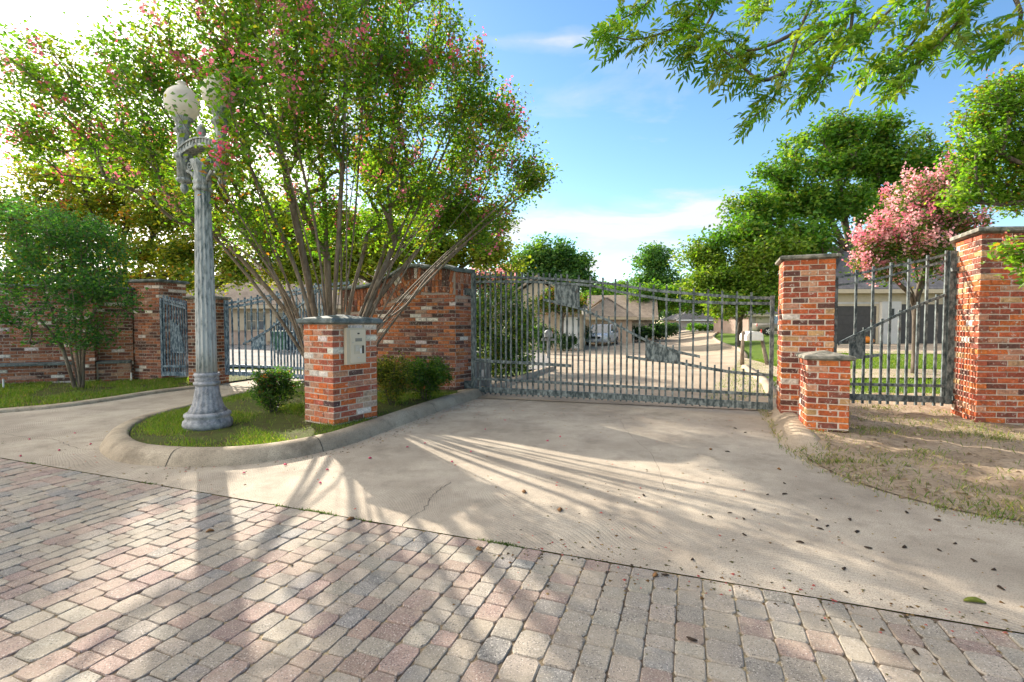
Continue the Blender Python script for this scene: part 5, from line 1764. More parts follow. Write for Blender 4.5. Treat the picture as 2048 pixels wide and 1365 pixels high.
# pecan boughs hanging in from the top right; the tree itself stands right of the frame
tp = np.array([7.3, 2.2, 0.05])
t = thing('pecan_tree', tp, 'pecan boughs with long feathery leaves hanging in at the top', 'tree')
mb = MB()
limb = smooth3([tp + (0, 0, -0.2), tp + (-0.1, 0.1, 2.0), tp + (-0.6, 0.5, 4.2), at(2080, -330, 4.0), at(1700, -260, 4.3), at(1420, -190, 4.4), at(1250, -120, 4.5)], 6)
n_ = len(limb)
mb.tube(limb, [0.19 * (1 - i / n_) ** 1.1 + 0.025 for i in range(n_)], 10)
twigs = [
    [(1420, -190, 4.4), (1408, -40, 4.4), (1392, 20, 4.3), (1335, 62, 4.3), (1262, 80, 4.2), (1205, 66, 4.2)],
    [(1420, -190, 4.4), (1350, -60, 4.4), (1290, 10, 4.4), (1240, 40, 4.3)],
    [(1420, -190, 4.4), (1440, -40, 4.3), (1428, 20, 4.2), (1402, 70, 4.1), (1390, 100, 4.1)],
    [(1700, -260, 4.3), (1715, -60, 4.2), (1706, 20, 4.1), (1698, 70, 4.1), (1672, 116, 4.0), (1655, 152, 4.0), (1624, 178, 4.0)],
    [(1600, -230, 4.35), (1630, -40, 4.2), (1600, 60, 4.1), (1571, 145, 4.0), (1545, 198, 4.0), (1496, 246, 4.0)],
    [(1571, 145, 4.0), (1520, 160, 3.9), (1470, 120, 3.9), (1440, 95, 3.9)],
    [(1600, 60, 4.1), (1540, 90, 4.1), (1490, 100, 4.2), (1450, 60, 4.2)],
    [(1980, -310, 4.1), (1990, -80, 3.9), (1950, 5, 3.8), (1895, 66, 3.8), (1869, 98, 3.8), (1834, 132, 3.8), (1799, 178, 3.8)],
    [(1850, -290, 4.2), (1860, -40, 4.0), (1838, 66, 4.0), (1781, 124, 4.0), (1738, 134, 4.0)],
    [(1860, -40, 4.0), (1780, 20, 4.1), (1740, 70, 4.1)],
    [(1700, -260, 4.3), (1580, -60, 4.4), (1540, 0, 4.4), (1500, 40, 4.3)],
    [(1990, -80, 3.9), (2040, 20, 3.6), (2025, 70, 3.5), (2000, 95, 3.5)],
    [(1990, -80, 3.9), (1930, 10, 3.9), (1915, 60, 3.9), (1930, 80, 3.9)],
    [(1706, 20, 4.1), (1650, 70, 4.2), (1600, 110, 4.2)],
]
nodes = []
for tw in twigs:
    P3 = smooth3([at(*p) for p in tw], 6)
    n_ = len(P3)
    mb.tube(P3, [0.016 * (1 - i / n_) ** 0.9 + 0.003 for i in range(n_)], 5)
    start = 4 if tw[0][1] < -100 else 1
    for i in range(start, n_):
        if i > n_ * 0.22: nodes.append((P3[i], P3[i] - P3[i - 1], i / n_))
mb.build('trunk', M['bark_dark'], t, True)
PLC = [(0.075, 0.17, 0.022), (0.10, 0.20, 0.025), (0.14, 0.22, 0.03), (0.20, 0.24, 0.04)]
def pecan_leaf(seed):
    r = random.Random(seed)
    V, Fc, Cl = [], [], []
    L = r.uniform(0.26, 0.36)
    droop = r.uniform(0.05, 0.4)
    col = PLC[seed % len(PLC)]
    def rach(u_): return np.array([u_ * L, 0.02 * math.sin(u_ * 3 + seed), -droop * L * u_ * u_])
    for i in range(6):
        a_, b_ = rach(i / 6), rach((i + 1) / 6)
        b = len(V)
        V += [a_ + (0, 0.0015, 0), a_ - (0, 0.0015, 0), b_ - (0, 0.001, 0), b_ + (0, 0.001, 0)]
        Fc.append((b, b + 1, b + 2, b + 3)); Cl += [(0.12, 0.10, 0.03)] * 4
    k = 6
    for i in range(k + 1):
        u_ = 0.2 + 0.8 * i / k
        p = rach(u_)
        for sd in ((-1, 1) if i < k else (0,)):
            l = r.uniform(0.085, 0.125) * (0.75 + 0.4 * u_)
            an_ = r.uniform(0.75, 1.1) if sd else 0
            d = np.array([math.cos(an_), sd * math.sin(an_), -r.uniform(0.0, 0.4)])
            d /= np.linalg.norm(d)
            s_ = np.cross(d, (0, 0, 1)); s_ /= np.linalg.norm(s_)
            s_ = s_ * 0.8 + np.array([0, 0, r.uniform(-0.6, 0.6)])
            wd = l * 0.17
            cv = np.array([0, 0, -0.12 * l])
            b = len(V)
            V += [p, p + d * l * 0.35 + s_ * wd, p + d * l * 0.75 + s_ * wd * 0.75 + cv * 0.5, p + d * l + cv * 1.5, p + d * l * 0.75 - s_ * wd * 0.75 + cv * 0.5, p + d * l * 0.35 - s_ * wd]
            Fc += [(b, b + 1, b + 5), (b + 1, b + 2, b + 4, b + 5), (b + 2, b + 3, b + 4)]
            kq = r.uniform(0.8, 1.25)
            Cl += [tuple(x * kq for x in col)] * 6
    me = bpy.data.meshes.new('leaf')
    me.from_pydata([tuple(v) for v in V], [], Fc)
    me.materials.append(M['leaf'])
    a = me.color_attributes.new('Col', 'FLOAT_COLOR', 'POINT')
    c = np.ones((len(V), 4), np.float32); c[:, :3] = Cl
    a.data.foreach_set('color', c.ravel())
    return me
PL = [pecan_leaf(i) for i in range(8)]
made = 0
random.shuffle(nodes)
XV, XF, XC, xb = [], [], [], 0
PLV = []
for me in PL:
    co = np.zeros(len(me.vertices) * 3, np.float32); me.vertices.foreach_get('co', co)
    cl_ = np.zeros(len(me.vertices) * 4, np.float32); me.color_attributes['Col'].data.foreach_get('color', cl_)
    PLV.append((co.reshape(-1, 3), [tuple(p.vertices) for p in me.polygons], cl_.reshape(-1, 4)[:, :3]))
for rep in range(4):
    for p, d, u_ in nodes:
        if random.random() < 0.25: continue
        x, y, z = proj(p)
        d = d / (np.linalg.norm(d) + 1e-9)
        az = math.atan2(d[1], d[0]) + random.choice((-1, 1)) * random.uniform(0.3, 1.5)
        ql = random.uniform(-0.35, 0.65)
        Rm = Matrix.Rotation(az, 4, 'Z') @ Matrix.Rotation(ql, 4, 'Y') @ Matrix.Rotation(random.uniform(-1.1, 1.1), 4, 'X')
        W = Matrix.Translation(Vector(p + rng.normal(0, 0.025, 3))) @ Rm @ Matrix.Scale(random.uniform(0.46, 0.76), 4)
        vi = random.randrange(8)
        if made < 300 and 1150 < x < 2080 and y > 0:
            o = bpy.data.objects.new('leaf', PL[vi])
            COL.objects.link(o)
            o.parent = t
            o.matrix_parent_inverse = root_inv(t)
            o.matrix_basis = W
            made += 1
        else:
            v_, f_, c_ = PLV[vi]
            Wn = np.array(W)
            XV.append(v_ @ Wn[:3, :3].T + Wn[:3, 3])
            XF += [tuple(xb + i for i in f) for f in f_]
            XC.append(c_); xb += len(v_)
o = meshobj('foliage', np.concatenate(XV), XF, M['leaf'], t, cols=np.concatenate(XC))
o['kind'] = 'stuff'

# ------------------------------------------------------------------ shrubs and hedges
def shrub(name, label, px, py, Y, z, w, h, n, leaf, pal, cat='shrub', d=None, sig=0.05, asp=0.5):
    c = np.array([(px - CX) / F * Y, Y, z])
    nst = 12
    bl = [(c + (0, 0, h * 0.55), (w / 2, (d or w) / 2, h * 0.42)), (c + (-w * 0.2, 0, h * 0.7), (w * 0.25, (d or w) * 0.3, h * 0.28)), (c + (w * 0.22, 0, h * 0.66), (w * 0.24, (d or w) * 0.3, h * 0.3))]
    stems = []
    for i in range(nst):
        a = random.uniform(0, 2 * PI); r = random.uniform(0.05, 0.45)
        stems.append([c + (math.cos(a) * w * 0.06, math.sin(a) * w * 0.06, -0.03), c + (math.cos(a) * w * r * 0.5, math.sin(a) * (d or w) * r * 0.5, h * 0.4), c + (math.cos(a) * w * r, math.sin(a) * (d or w) * r, h * random.uniform(0.65, 0.95))])
    return tree(name, label, cat, stems, bl, max(60, n // 40), n, leaf, sig, pal, rtip=0.003, rpow=0.4, rmax=0.02, bark='bark_dark', seg=0.12, shell=0.4, asp=asp)

shrub('nandina', 'dark nandina bush with red tinted leaves on the island left of the keypad pillar', 543, 805, 6.75, ISL - 0.02, 0.62, 0.66, 5200, 0.042, [((0.03, 0.075, 0.02), 5), ((0.055, 0.12, 0.025), 4), ((0.10, 0.17, 0.03), 2), ((0.20, 0.07, 0.03), 0.5)], sig=0.05)
shrub('nandina', 'yellow-green nandina bush just right of the keypad pillar', 783, 800, 7.4, 0.08, 0.62, 0.78, 5200, 0.045, [((0.16, 0.18, 0.03), 4), ((0.26, 0.24, 0.05), 3), ((0.08, 0.13, 0.02), 3), ((0.33, 0.20, 0.05), 1)])
shrub('nandina', 'green rounded nandina bush under the arched wall', 852, 800, 7.95, 0.05, 0.85, 0.76, 7000, 0.045, [((0.05, 0.12, 0.02), 5), ((0.085, 0.16, 0.025), 4), ((0.15, 0.19, 0.03), 1.5)])
HED = [((0.06, 0.125, 0.03), 5), ((0.09, 0.16, 0.035), 4), ((0.15, 0.21, 0.04), 3), ((0.24, 0.23, 0.07), 1.2)]
c = np.array([-0.05, 12.2, 0])
bl = [(c + (-0.45, 0, 1.2), (0.75, 0.8, 1.0)), (c + (0.2, 0.1, 1.0), (0.6, 0.8, 0.8)), (c + (-0.2, 0, 0.55), (0.85, 0.8, 0.5)), (c + (-0.2, 0.1, 2.0), (0.6, 0.6, 0.42)), (c + (0.35, 0.1, 1.45), (0.42, 0.6, 0.6)), (c + (-0.9, 0.1, 1.5), (0.5, 0.6, 0.8))]
stems = [[c + (random.uniform(-.5, .4), 0, -0.05), c + (random.uniform(-.6, .4), 0, 0.6), b[0]] for b in bl for _ in (0, 1)]
tree('tall_shrub', 'tall mounded green shrub just inside the wide gate', 'shrub', stems, bl, 420, 17000, 0.075, 0.10, HED, rtip=0.005, rpow=0.45, rmax=0.03, bark='bark_dark', shell=0.35, seg=0.3)
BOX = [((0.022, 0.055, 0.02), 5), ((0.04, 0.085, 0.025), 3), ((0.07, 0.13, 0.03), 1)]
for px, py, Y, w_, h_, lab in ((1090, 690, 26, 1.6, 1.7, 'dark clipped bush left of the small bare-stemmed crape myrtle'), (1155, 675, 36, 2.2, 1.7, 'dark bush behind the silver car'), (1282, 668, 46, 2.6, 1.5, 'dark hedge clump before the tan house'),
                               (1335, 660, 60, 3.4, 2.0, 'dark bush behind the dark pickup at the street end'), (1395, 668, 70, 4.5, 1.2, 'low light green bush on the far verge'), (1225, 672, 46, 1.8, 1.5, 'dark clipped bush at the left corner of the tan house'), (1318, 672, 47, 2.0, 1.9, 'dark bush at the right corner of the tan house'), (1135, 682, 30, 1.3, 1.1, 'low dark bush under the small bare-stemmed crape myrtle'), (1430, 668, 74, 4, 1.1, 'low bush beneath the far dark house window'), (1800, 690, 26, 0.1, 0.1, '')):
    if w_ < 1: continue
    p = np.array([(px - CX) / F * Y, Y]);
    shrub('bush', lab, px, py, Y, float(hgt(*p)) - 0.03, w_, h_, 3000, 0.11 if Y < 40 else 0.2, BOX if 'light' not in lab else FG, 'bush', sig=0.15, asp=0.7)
# wooded skyline far away: nobody could count it
P = []
for k in range(90):
    x = random.uniform(-260, 260); y = random.uniform(130, 200)
    hh = random.uniform(8, 14)
    P.append(rng.normal(0, 1, (260, 3)) * (3.4, 3.0, hh * 0.24) + (x, y, hh * 0.55))
P = np.concatenate(P)
cs = np.array([(0.03, 0.07, 0.03), (0.045, 0.095, 0.03), (0.06, 0.115, 0.03)])
o = leaves_mesh('far_woods', P, 1.7, cs[rng.integers(0, 3, len(P))] * rng.uniform(0.8, 1.2, (len(P), 1)), None, 'leaf_far', 0.8)
o['kind'] = 'stuff'

# ------------------------------------------------------------------ houses
def house(name, label, P, yaw, w_, d_, h_, wall, roof, kind='hip', rise=2.0, over=0.45, wins=(), garages=(), trim='cream_paint', gable_wall=None, frieze=0.0, doors=(), extra=None):
    t = thing(name, P, label, 'house', rz=yaw)
    MB().abox(0, w_, 0, d_, -0.6, h_).build('wall', M[wall], t, local=True)
    x0, x1, y0, y1 = -over, w_ + over, -over, d_ + over
    r = MB()
    zt, zb_ = h_ + 0.12, h_ - 0.04
    if kind == 'hip':
        k = (y1 - y0) / 2
        ym = (y0 + y1) / 2
        vs = [(x0, y0, zt), (x1, y0, zt), (x1, y1, zt), (x0, y1, zt), (x0 + k * 0.95, ym, h_ + rise), (x1 - k * 0.95, ym, h_ + rise), (x0, y0, zb_), (x1, y0, zb_), (x1, y1, zb_), (x0, y1, zb_)]
        r.add(vs, [(0, 1, 5, 4), (1, 2, 5), (2, 3, 4, 5), (3, 0, 4), (6, 7, 1, 0), (7, 8, 2, 1), (8, 9, 3, 2), (9, 6, 0, 3), (9, 8, 7, 6)])
    elif kind == 'gable':          # ridge along x
        ym = (y0 + y1) / 2
        for s0, s1 in ((y0, ym), (y1, ym)):
            th = 0.14
            vs = [(x0, s0, zb_), (x1, s0, zb_), (x1, s1, h_ + rise), (x0, s1, h_ + rise)]
            vs += [(a, b, c + th) for a, b, c in vs]
            r.add(vs, [(0, 1, 2, 3), (4, 5, 6, 7), (0, 1, 5, 4), (1, 2, 6, 5), (2, 3, 7, 6), (3, 0, 4, 7)])
        g_ = MB()
        for xx in (0.0, w_):
            g_.add([(xx, 0, h_ + 0.001), (xx, d_, h_ + 0.001), (xx, d_ / 2, h_ + rise - 0.15), (xx + 0.15 * (1 if xx == 0 else -1), 0, h_ + 0.001), (xx + 0.15 * (1 if xx == 0 else -1), d_, h_ + 0.001), (xx + 0.15 * (1 if xx == 0 else -1), d_ / 2, h_ + rise - 0.15)], [(0, 1, 2), (3, 4, 5), (0, 1, 4, 3), (1, 2, 5, 4), (2, 0, 3, 5)])
        g_.build('gable', M[gable_wall or wall], t, local=True)
    else:                          # front gable: ridge along y
        xm = (x0 + x1) / 2
        for s0, s1 in ((x0, xm), (x1, xm)):
            th = 0.14
            vs = [(s0, y0, zb_), (s0, y1, zb_), (s1, y1, h_ + rise), (s1, y0, h_ + rise)]
            vs += [(a, b, c + th) for a, b, c in vs]
            r.add(vs, [(0, 1, 2, 3), (4, 5, 6, 7), (0, 1, 5, 4), (1, 2, 6, 5), (2, 3, 7, 6), (3, 0, 4, 7)])
        g_ = MB()
        g_.add([(0, 0.003, h_ + 0.001), (w_, 0.003, h_ + 0.001), (w_ / 2, 0.003, h_ + rise - 0.15), (0, 0.15, h_ + 0.001), (w_, 0.15, h_ + 0.001), (w_ / 2, 0.15, h_ + rise - 0.15)], [(0, 1, 2), (3, 4, 5), (0, 1, 4, 3), (1, 2, 5, 4), (2, 0, 3, 5)])
        g_.build('gable', M[gable_wall or wall], t, local=True)
    r.build('roof', M[roof], t, local=True)
    f = MB()
    f.abox(x0 + 0.02, x1 - 0.02, y0 - 0.025, y0 - 0.003, h_ - 0.16, h_ + 0.06)
    f.build('fascia', M[trim], t, local=True)
    if frieze:
        MB().abox(-0.02, w_ + 0.02, -0.035, -0.002, h_ - 0.06 - frieze, h_ - 0.06).build('frieze', M[trim], t, local=True)
    for (a, b, z0, z1) in wins:
        fr = MB()
        for q0, q1, s0, s1 in ((a, b, z0 - 0.08, z0), (a, b, z1, z1 + 0.08), (a - 0.07, a, z0 - 0.08, z1 + 0.08), (b, b + 0.07, z0 - 0.08, z1 + 0.08), ((a + b) / 2 - 0.02, (a + b) / 2 + 0.02, z0, z1), (a, b, (z0 + z1) / 2 - 0.02, (z0 + z1) / 2 + 0.02)):
            fr.abox(q0, q1, -0.06, -0.004, s0, s1)
        wo_ = fr.build('window', M[trim], t, local=True)
        MB().abox(a + 0.002, b - 0.002, -0.022, -0.012, z0 + 0.002, z1 - 0.002).build('pane', M['window_glass'], wo_, local=True)
    for (a, b, z1, mat) in garages:
        gd = MB()
        npan = 4
        for i in range(npan):
            gd.abox(a, b, -0.05 - 0.002 * (i % 2), -0.006, z1 * i / npan + 0.012, z1 * (i + 1) / npan - 0.012)
        gd.abox(a, b, -0.03, -0.008, 0.0, z1)
        gd.build('garage_door', M[mat], t, local=True)
        fr = MB()
        fr.abox(a - 0.12, a - 0.002, -0.07, -0.003, -0.05, z1 + 0.12)
        fr.abox(b + 0.002, b + 0.12, -0.07, -0.003, -0.05, z1 + 0.12)
        fr.abox(a, b, -0.07, -0.003, z1 + 0.002, z1 + 0.12)
        fr.build('door_frame', M[trim], t, local=True)
    for (a, b, z1, mat) in doors:
        do = MB().abox(a, b, -0.05, -0.006, -0.02, z1).build('door', M[mat], t, local=True)
        MB().abox(b - 0.12, b - 0.06, -0.09, -0.051, z1 * 0.45, z1 * 0.5).build('handle', M['grey_metal'], do, local=True)
    if extra: extra(t)
    return t


def hz(px, Y): return float(hgt((px - CX) / F * Y, Y))
def hp(px, Y, z=None): return ((px - CX) / F * Y, Y, hz(px, Y) if z is None else z)

# garage house on the right
P0 = hp(1661, 27.0, 0.24)
s = 27.0 / F
def mx_(px): return (px - 1661) * s
def white_pier(t):
    MB().abox(mx_(1757), mx_(1795), -0.22, -0.003, -0.3, 2.35).build('brick_pier', M['house_brick_white'], t, local=True)
    l_ = MB().abox(mx_(1772), mx_(1778), -0.34, -0.222, 1.55, 1.95).build('wall_lantern', M['dark_plastic'], t, local=True)
house('garage_house', 'house with dark garage doors, white brick pier and grey roof behind the side panel', P0, 0.0, 11.5, 5.2, 2.95, 'house_brick_white', 'roof_grey', 'hip', 2.6, 0.5,
      garages=((mx_(1670), mx_(1750), 2.1, 'dark_door'), (mx_(1800), mx_(1905), 2.2, 'dark_door')), frieze=0.55, extra=white_pier)
# low house behind the right gate post
house('ranch_house', 'grey roofed house with a cream garage behind the right end of the wide gate', hp(1497, 52, -0.1), 0.0, 12, 9, 2.4, 'house_brick_dark', 'roof_dark', 'hip', 2.3, 0.5,
      garages=((0.9, 4.6, 2.1, 'cream_paint'),), wins=((5.6, 7.2, 0.8, 1.9),))
# far dark brick house at the street end
house('far_house', 'low dark brick house facing down the street at its far end', hp(1356, 92, -0.42), 0.0, 14, 9, 2.5, 'house_brick_dark', 'roof_dark', 'hip', 2.4, 0.6,
      wins=((2.6, 5.0, 0.7, 1.9), (6.4, 7.6, 0.7, 1.9), (9.0, 9.6, 0.4, 2.0), (10.1, 10.7, 0.4, 2.0)), doors=((8.0, 8.8, 2.0, 'dark_door'),), trim='white_paint')
# tan house in the middle distance
house('tan_house', 'tan roofed brick house behind the silver car', hp(1178, 50, -0.42), math.radians(-14), 6.4, 8, 2.3, 'house_brick', 'roof_tan', 'gable', 2.5, 0.5,
      wins=((3.9, 5.5, 0.7, 1.8),), doors=((2.4, 3.2, 2.0, 'dark_door'),), gable_wall='house_brick_tan')
house('tan_house', 'small tan hip roofed wing beside the silver car, left of the tan house', hp(1168, 44, -0.42), math.radians(-6), 4.3, 5, 2.3, 'house_brick', 'roof_tan', 'hip', 2.0, 0.4, wins=((1.2, 2.2, 0.7, 1.8),))
# gabled house with the white garage door
house('gabled_house', 'beige steep gabled house with a white garage door behind the tall shrub', hp(985, 33, -0.3), math.radians(-8), 6.2, 9, 2.5, 'house_brick_tan', 'roof_tan', 'front', 2.3, 0.35,
      garages=((4.6, 5.95, 2.1, 'white_paint'),), gable_wall='cream_paint', wins=((1.2, 2.6, 0.8, 2.0),))
# peach brick house seen through the blue gates
house('peach_house', 'peach brick house with cream window bays seen through the blue gates', hp(300, 30.5, 0.02), math.radians(4), 16.5, 9, 2.45, 'house_brick', 'roof_tan', 'hip', 3.4, 0.6,
      wins=((6.0, 7.1, 0.95, 2.1), (7.9, 8.6, 0.3, 2.1), (10.2, 11.3, 0.9, 2.1), (1.2, 2.4, 0.9, 2.1)), frieze=0.35,
      extra=lambda t: [MB().abox(a, b, -0.10, -0.003, z0, z1).build('siding_panel', M['cream_paint'], t, local=True) for a, b, z0, z1 in ((5.0, 5.92, 0.9, 2.0), (7.2, 7.8, 0.2, 2.0))])

# ------------------------------------------------------------------ vehicles (local axes: x forward, y left)
def loft_x(secs):
    """secs: (x, [(y,z) ...]) closed cross-sections with equal point counts"""
    mb = MB()
    n = len(secs[0][1])
    vs = [(x, y, z) for x, pr in secs for y, z in pr]
    fs = []
    for i in range(len(secs) - 1):
        for k in range(n):
            k2 = (k + 1) % n
            fs.append((i * n + k, i * n + k2, (i + 1) * n + k2, (i + 1) * n + k))
    fs += [tuple(range(n - 1, -1, -1)), tuple(range((len(secs) - 1) * n, len(secs) * n))]
    return mb.add(vs, fs)


def car(name, label, P, yaw, paint, L=4.7, W=1.86, H=1.68, pickup=False, cat='car'):
    t = thing(name, P, label, cat, rz=yaw)
    h = W / 2
    def sec(x, zb_, zt, k, tk=0.9):
        y = h * k
        return (x, [(-y * 0.93, zb_), (-y, zb_ + 0.16), (-y * 1.0, zt - 0.16), (-y * 0.97, zt - 0.05), (-y * tk, zt), (y * tk, zt), (y * 0.97, zt - 0.05), (y * 1.0, zt - 0.16), (y, zb_ + 0.16), (y * 0.93, zb_)])
    F_ = L / 2
    hood = H * 0.60
    if not pickup:
        S_ = [sec(-F_, 0.42, H * 0.56, 0.86), sec(-F_ + 0.10, 0.30, H * 0.60, 0.95), sec(-F_ + 0.6, 0.26, H * 0.62, 1.0), sec(0.3, 0.24, H * 0.60, 1.0), sec(F_ - 1.35, 0.24, hood, 1.0), sec(F_ - 0.7, 0.25, hood * 0.97, 0.98), sec(F_ - 0.18, 0.27, hood * 0.88, 0.92), sec(F_, 0.36, hood * 0.74, 0.82)]
        cab = [(-F_ + 0.12, H * 0.60, 0.9), (-F_ + 0.55, H * 0.965, 0.80), (-0.6, H, 0.80), (0.35, H * 0.985, 0.79), (F_ - 1.30, H * 0.60, 0.93)]
    else:
        S_ = [sec(-F_, 0.48, H * 0.58, 0.92), sec(-F_ + 0.06, 0.44, H * 0.60, 1.0), sec(0.0, 0.42, H * 0.60, 1.0), sec(F_ - 1.2, 0.42, H * 0.60, 1.0), sec(F_ - 0.2, 0.42, H * 0.57, 0.97), sec(F_, 0.5, H * 0.48, 0.9)]
        cab = [(-0.75, H * 0.60, 0.93), (-0.62, H * 0.985, 0.82), (0.1, H, 0.82), (0.62, H * 0.985, 0.81), (F_ - 1.25, H * 0.60, 0.93)]
    loft_x(S_).build('body', M[paint], t, True, local=True)
    # glasshouse: dark glass volume, painted roof and pillars standing proud of it
    zb_ = H * 0.585
    gl = [(x, [(-h * k if z > zb_ + 0.05 else -h * 0.93, z - 0.03), (h * k if z > zb_ + 0.05 else h * 0.93, z - 0.03), (h * 0.93, zb_), (-h * 0.93, zb_)]) for x, z, k in cab]
    gl = [(x, [(-h * k * 0.985, max(z - 0.03, zb_ + 0.01)), (h * k * 0.985, max(z - 0.03, zb_ + 0.01)), (h * 0.93, zb_), (-h * 0.93, zb_)]) for x, z, k in cab]
    loft_x(gl).build('windows', M['car_glass'], t, local=True)
    rf = [(x, z, k) for x, z, k in cab[1:-1]]
    loft_x([(x, [(-h * k, z - 0.035), (-h * k * 0.9, z + 0.015), (h * k * 0.9, z + 0.015), (h * k, z - 0.035), (h * k * 0.8, z - 0.05), (-h * k * 0.8, z - 0.05)]) for x, z, k in rf]).build('roof', M[paint], t, True, local=True)
    for sd in (-1, 1):
        pl = MB()
        for i0, i1 in ((0, 1), (3, 4)):
            (xa, za, ka), (xb, zb2, kb) = cab[i0], cab[i1]
            ka = 0.93 if za < zb_ + 0.06 else ka
            kb = 0.93 if zb2 < zb_ + 0.06 else kb
            pl.tube([(xa, sd * h * ka, max(za, zb_)), (xb, sd * h * kb, max(zb2 - 0.03, zb_))], 0.045, 5)
        xm = (cab[1][0] + cab[3][0]) / 2
        pl.tube([(xm, sd * h * 0.94, zb_), (xm, sd * h * 0.80, H - 0.03)], 0.04, 5)
        pl.build('window_pillar', M[paint], t, local=True)
        MB().lathe(ball(0.10, 5), (F_ - 1.25, sd * (h + 0.10), zb_ + 0.10), 8).build('mirror', M[paint], t, True, local=True)
        hl = MB().box((F_ - 0.12, sd * h * 0.68, hood * 0.72 if not pickup else H * 0.49), (0.16, 0, 0), (0, 0.34, 0), (0, 0, 0.15)).build('headlight', M['lens'], t, local=True)
        MB().box((-F_ + 0.03, sd * h * 0.80, H * 0.52), (0.10, 0, 0), (0, 0.18, 0), (0, 0, 0.26)).build('tail_light', M['red_lens'], t, local=True)
        for xw in (F_ - 0.88, -F_ + 0.92):
            r_ = 0.35 if not pickup else 0.39
            wb = MB()
            vs, fs = [], []
            prof = [(r_ * 0.62, -0.11), (r_ * 0.93, -0.11), (r_, -0.07), (r_, 0.07), (r_ * 0.93, 0.11), (r_ * 0.62, 0.11)]
            sg_ = 20
            for rr, yy in prof:
                for k in range(sg_):
                    a = 2 * PI * k / sg_
                    vs.append((xw + rr * math.cos(a), sd * (h - 0.09) + yy, r_ + rr * math.sin(a)))
            for i in range(5):
                for k in range(sg_):
                    k2 = (k + 1) % sg_
                    fs.append((i * sg_ + k, i * sg_ + k2, (i + 1) * sg_ + k2, (i + 1) * sg_ + k))
            fs += [tuple(range(sg_)), tuple(range(5 * sg_, 6 * sg_))]
            wh = wb.add(vs, fs).build('wheel', M['tyre'], t, True, local=True)
            rb = MB()
            for k in range(5):
                a = 2 * PI * k / 5
                rb.box((xw + r_ * 0.3 * math.cos(a), sd * (h + 0.025), r_ + r_ * 0.3 * math.sin(a)), (r_ * 0.55 * math.cos(a), 0, r_ * 0.55 * math.sin(a)), (0, 0.02, 0), (-0.07 * math.sin(a), 0, 0.07 * math.cos(a)))
            rb.build('rim', M['rim_metal'], wh, local=True)
    MB().box((F_ - 0.005, 0, hood * 0.66 if not pickup else H * 0.46), (0.06, 0, 0), (0, W * 0.42, 0), (0, 0, 0.17)).build('grille', M['dark_plastic'], t, local=True)
    MB().box((F_ + 0.0, 0, 0.42 if not pickup else 0.58), (0.10, 0, 0), (0, W * 0.84, 0), (0, 0, 0.15)).build('bumper', M[paint if not pickup else 'grey_metal'], t, local=True)
    MB().box((F_ + 0.06, 0, 0.45 if not pickup else 0.6), (0.015, 0, 0), (0, 0.32, 0), (0, 0, 0.15)).build('number_plate', M['white_paint'], t, local=True)
    return t


p = hp(1205, 40); car('parked_car', 'silver suv parked at the left kerb beyond the wide gate', (p[0], p[1], p[2] + 0.017), math.atan2(-0.91, -0.40), 'car_silver')
p = hp(1343, 76); car('pickup_truck', 'dark pickup truck parked far down the street beneath the trees', (p[0], p[1], p[2] + 0.017), math.atan2(-0.99, -0.12), 'car_dark', 5.2, 1.95, 1.85, True, 'pickup')
p = hp(1568, 46); car('pickup_truck', 'olive grey pickup on a drive behind the right gate post', (p[0], p[1], p[2] + 0.01), math.atan2(-0.15, 0.99), 'car_tan', 5.4, 1.95, 1.9, True, 'pickup')
p = hp(352, 24); car('parked_car', 'dark blue car standing beyond the small blue gate', (p[0], p[1], p[2] + 0.02), math.atan2(-0.8, 0.6), 'car_blue', 4.6, 1.85, 1.6)

# ------------------------------------------------------------------ street furniture
def mailbox(P, label, posts):
    t = thing('mailbox', P, label, 'mailbox')
    if posts == 2:
        for dx in (-0.30, 0.34):
            MB().tube([(P[0] + dx, P[1] - (0.5 if dx > 0 else 0), P[2] - 0.1), (P[0] + dx * 1.0, P[1] - (0.2 if dx > 0 else 0), P[2] + 0.5), (P[0] + dx * 0.92, P[1], P[2] + 1.15)], [0.075, 0.06, 0.055], 8).build('post', M['bark'], t, True)
        zc, w_, l_ = 0.98, 0.56, 0.5
    else:
        MB().abox(P[0] - 0.06, P[0] + 0.06, P[1] - 0.06, P[1] + 0.06, P[2] - 0.1, P[2] + 0.95).build('post', M['grey_metal'], t)
        MB().abox(P[0] - 0.3, P[0] + 0.3, P[1] - 0.05, P[1] + 0.05, P[2] + 0.78, P[2] + 0.88).build('bracket', M['grey_metal'], t)
        zc, w_, l_ = 1.08, 0.34, 0.5
    n = 10
    pr = [(-w_ / 2, -0.14), (w_ / 2, -0.14)] + [(w_ / 2 * math.cos(a), 0.02 + 0.16 * math.sin(a)) for a in np.linspace(0, PI, n)]
    vs = [(P[0] + a, P[1] + y, P[2] + zc + b) for y in (-l_ / 2, l_ / 2) for a, b in pr]
    m_ = len(pr)
    fs = [tuple(range(m_)), tuple(range(m_, 2 * m_))] + [(k, (k + 1) % m_, m_ + (k + 1) % m_, m_ + k) for k in range(m_)]
    MB().add(vs, fs).build('box', M['white_paint' if posts == 2 else 'grey_metal'], t)
    MB().abox(P[0] - w_ * 0.44, P[0] + w_ * 0.44, P[1] - l_ / 2 - 0.02, P[1] - l_ / 2 - 0.003, P[2] + zc - 0.11, P[2] + zc + 0.10).build('door', M['white_paint' if posts == 2 else 'grey_metal'], t)
    MB().abox(P[0] + w_ / 2 + 0.004, P[0] + w_ / 2 + 0.02, P[1] - 0.1, P[1] - 0.05, P[2] + zc, P[2] + zc + 0.24).build('flag', M['red_lens'], t)

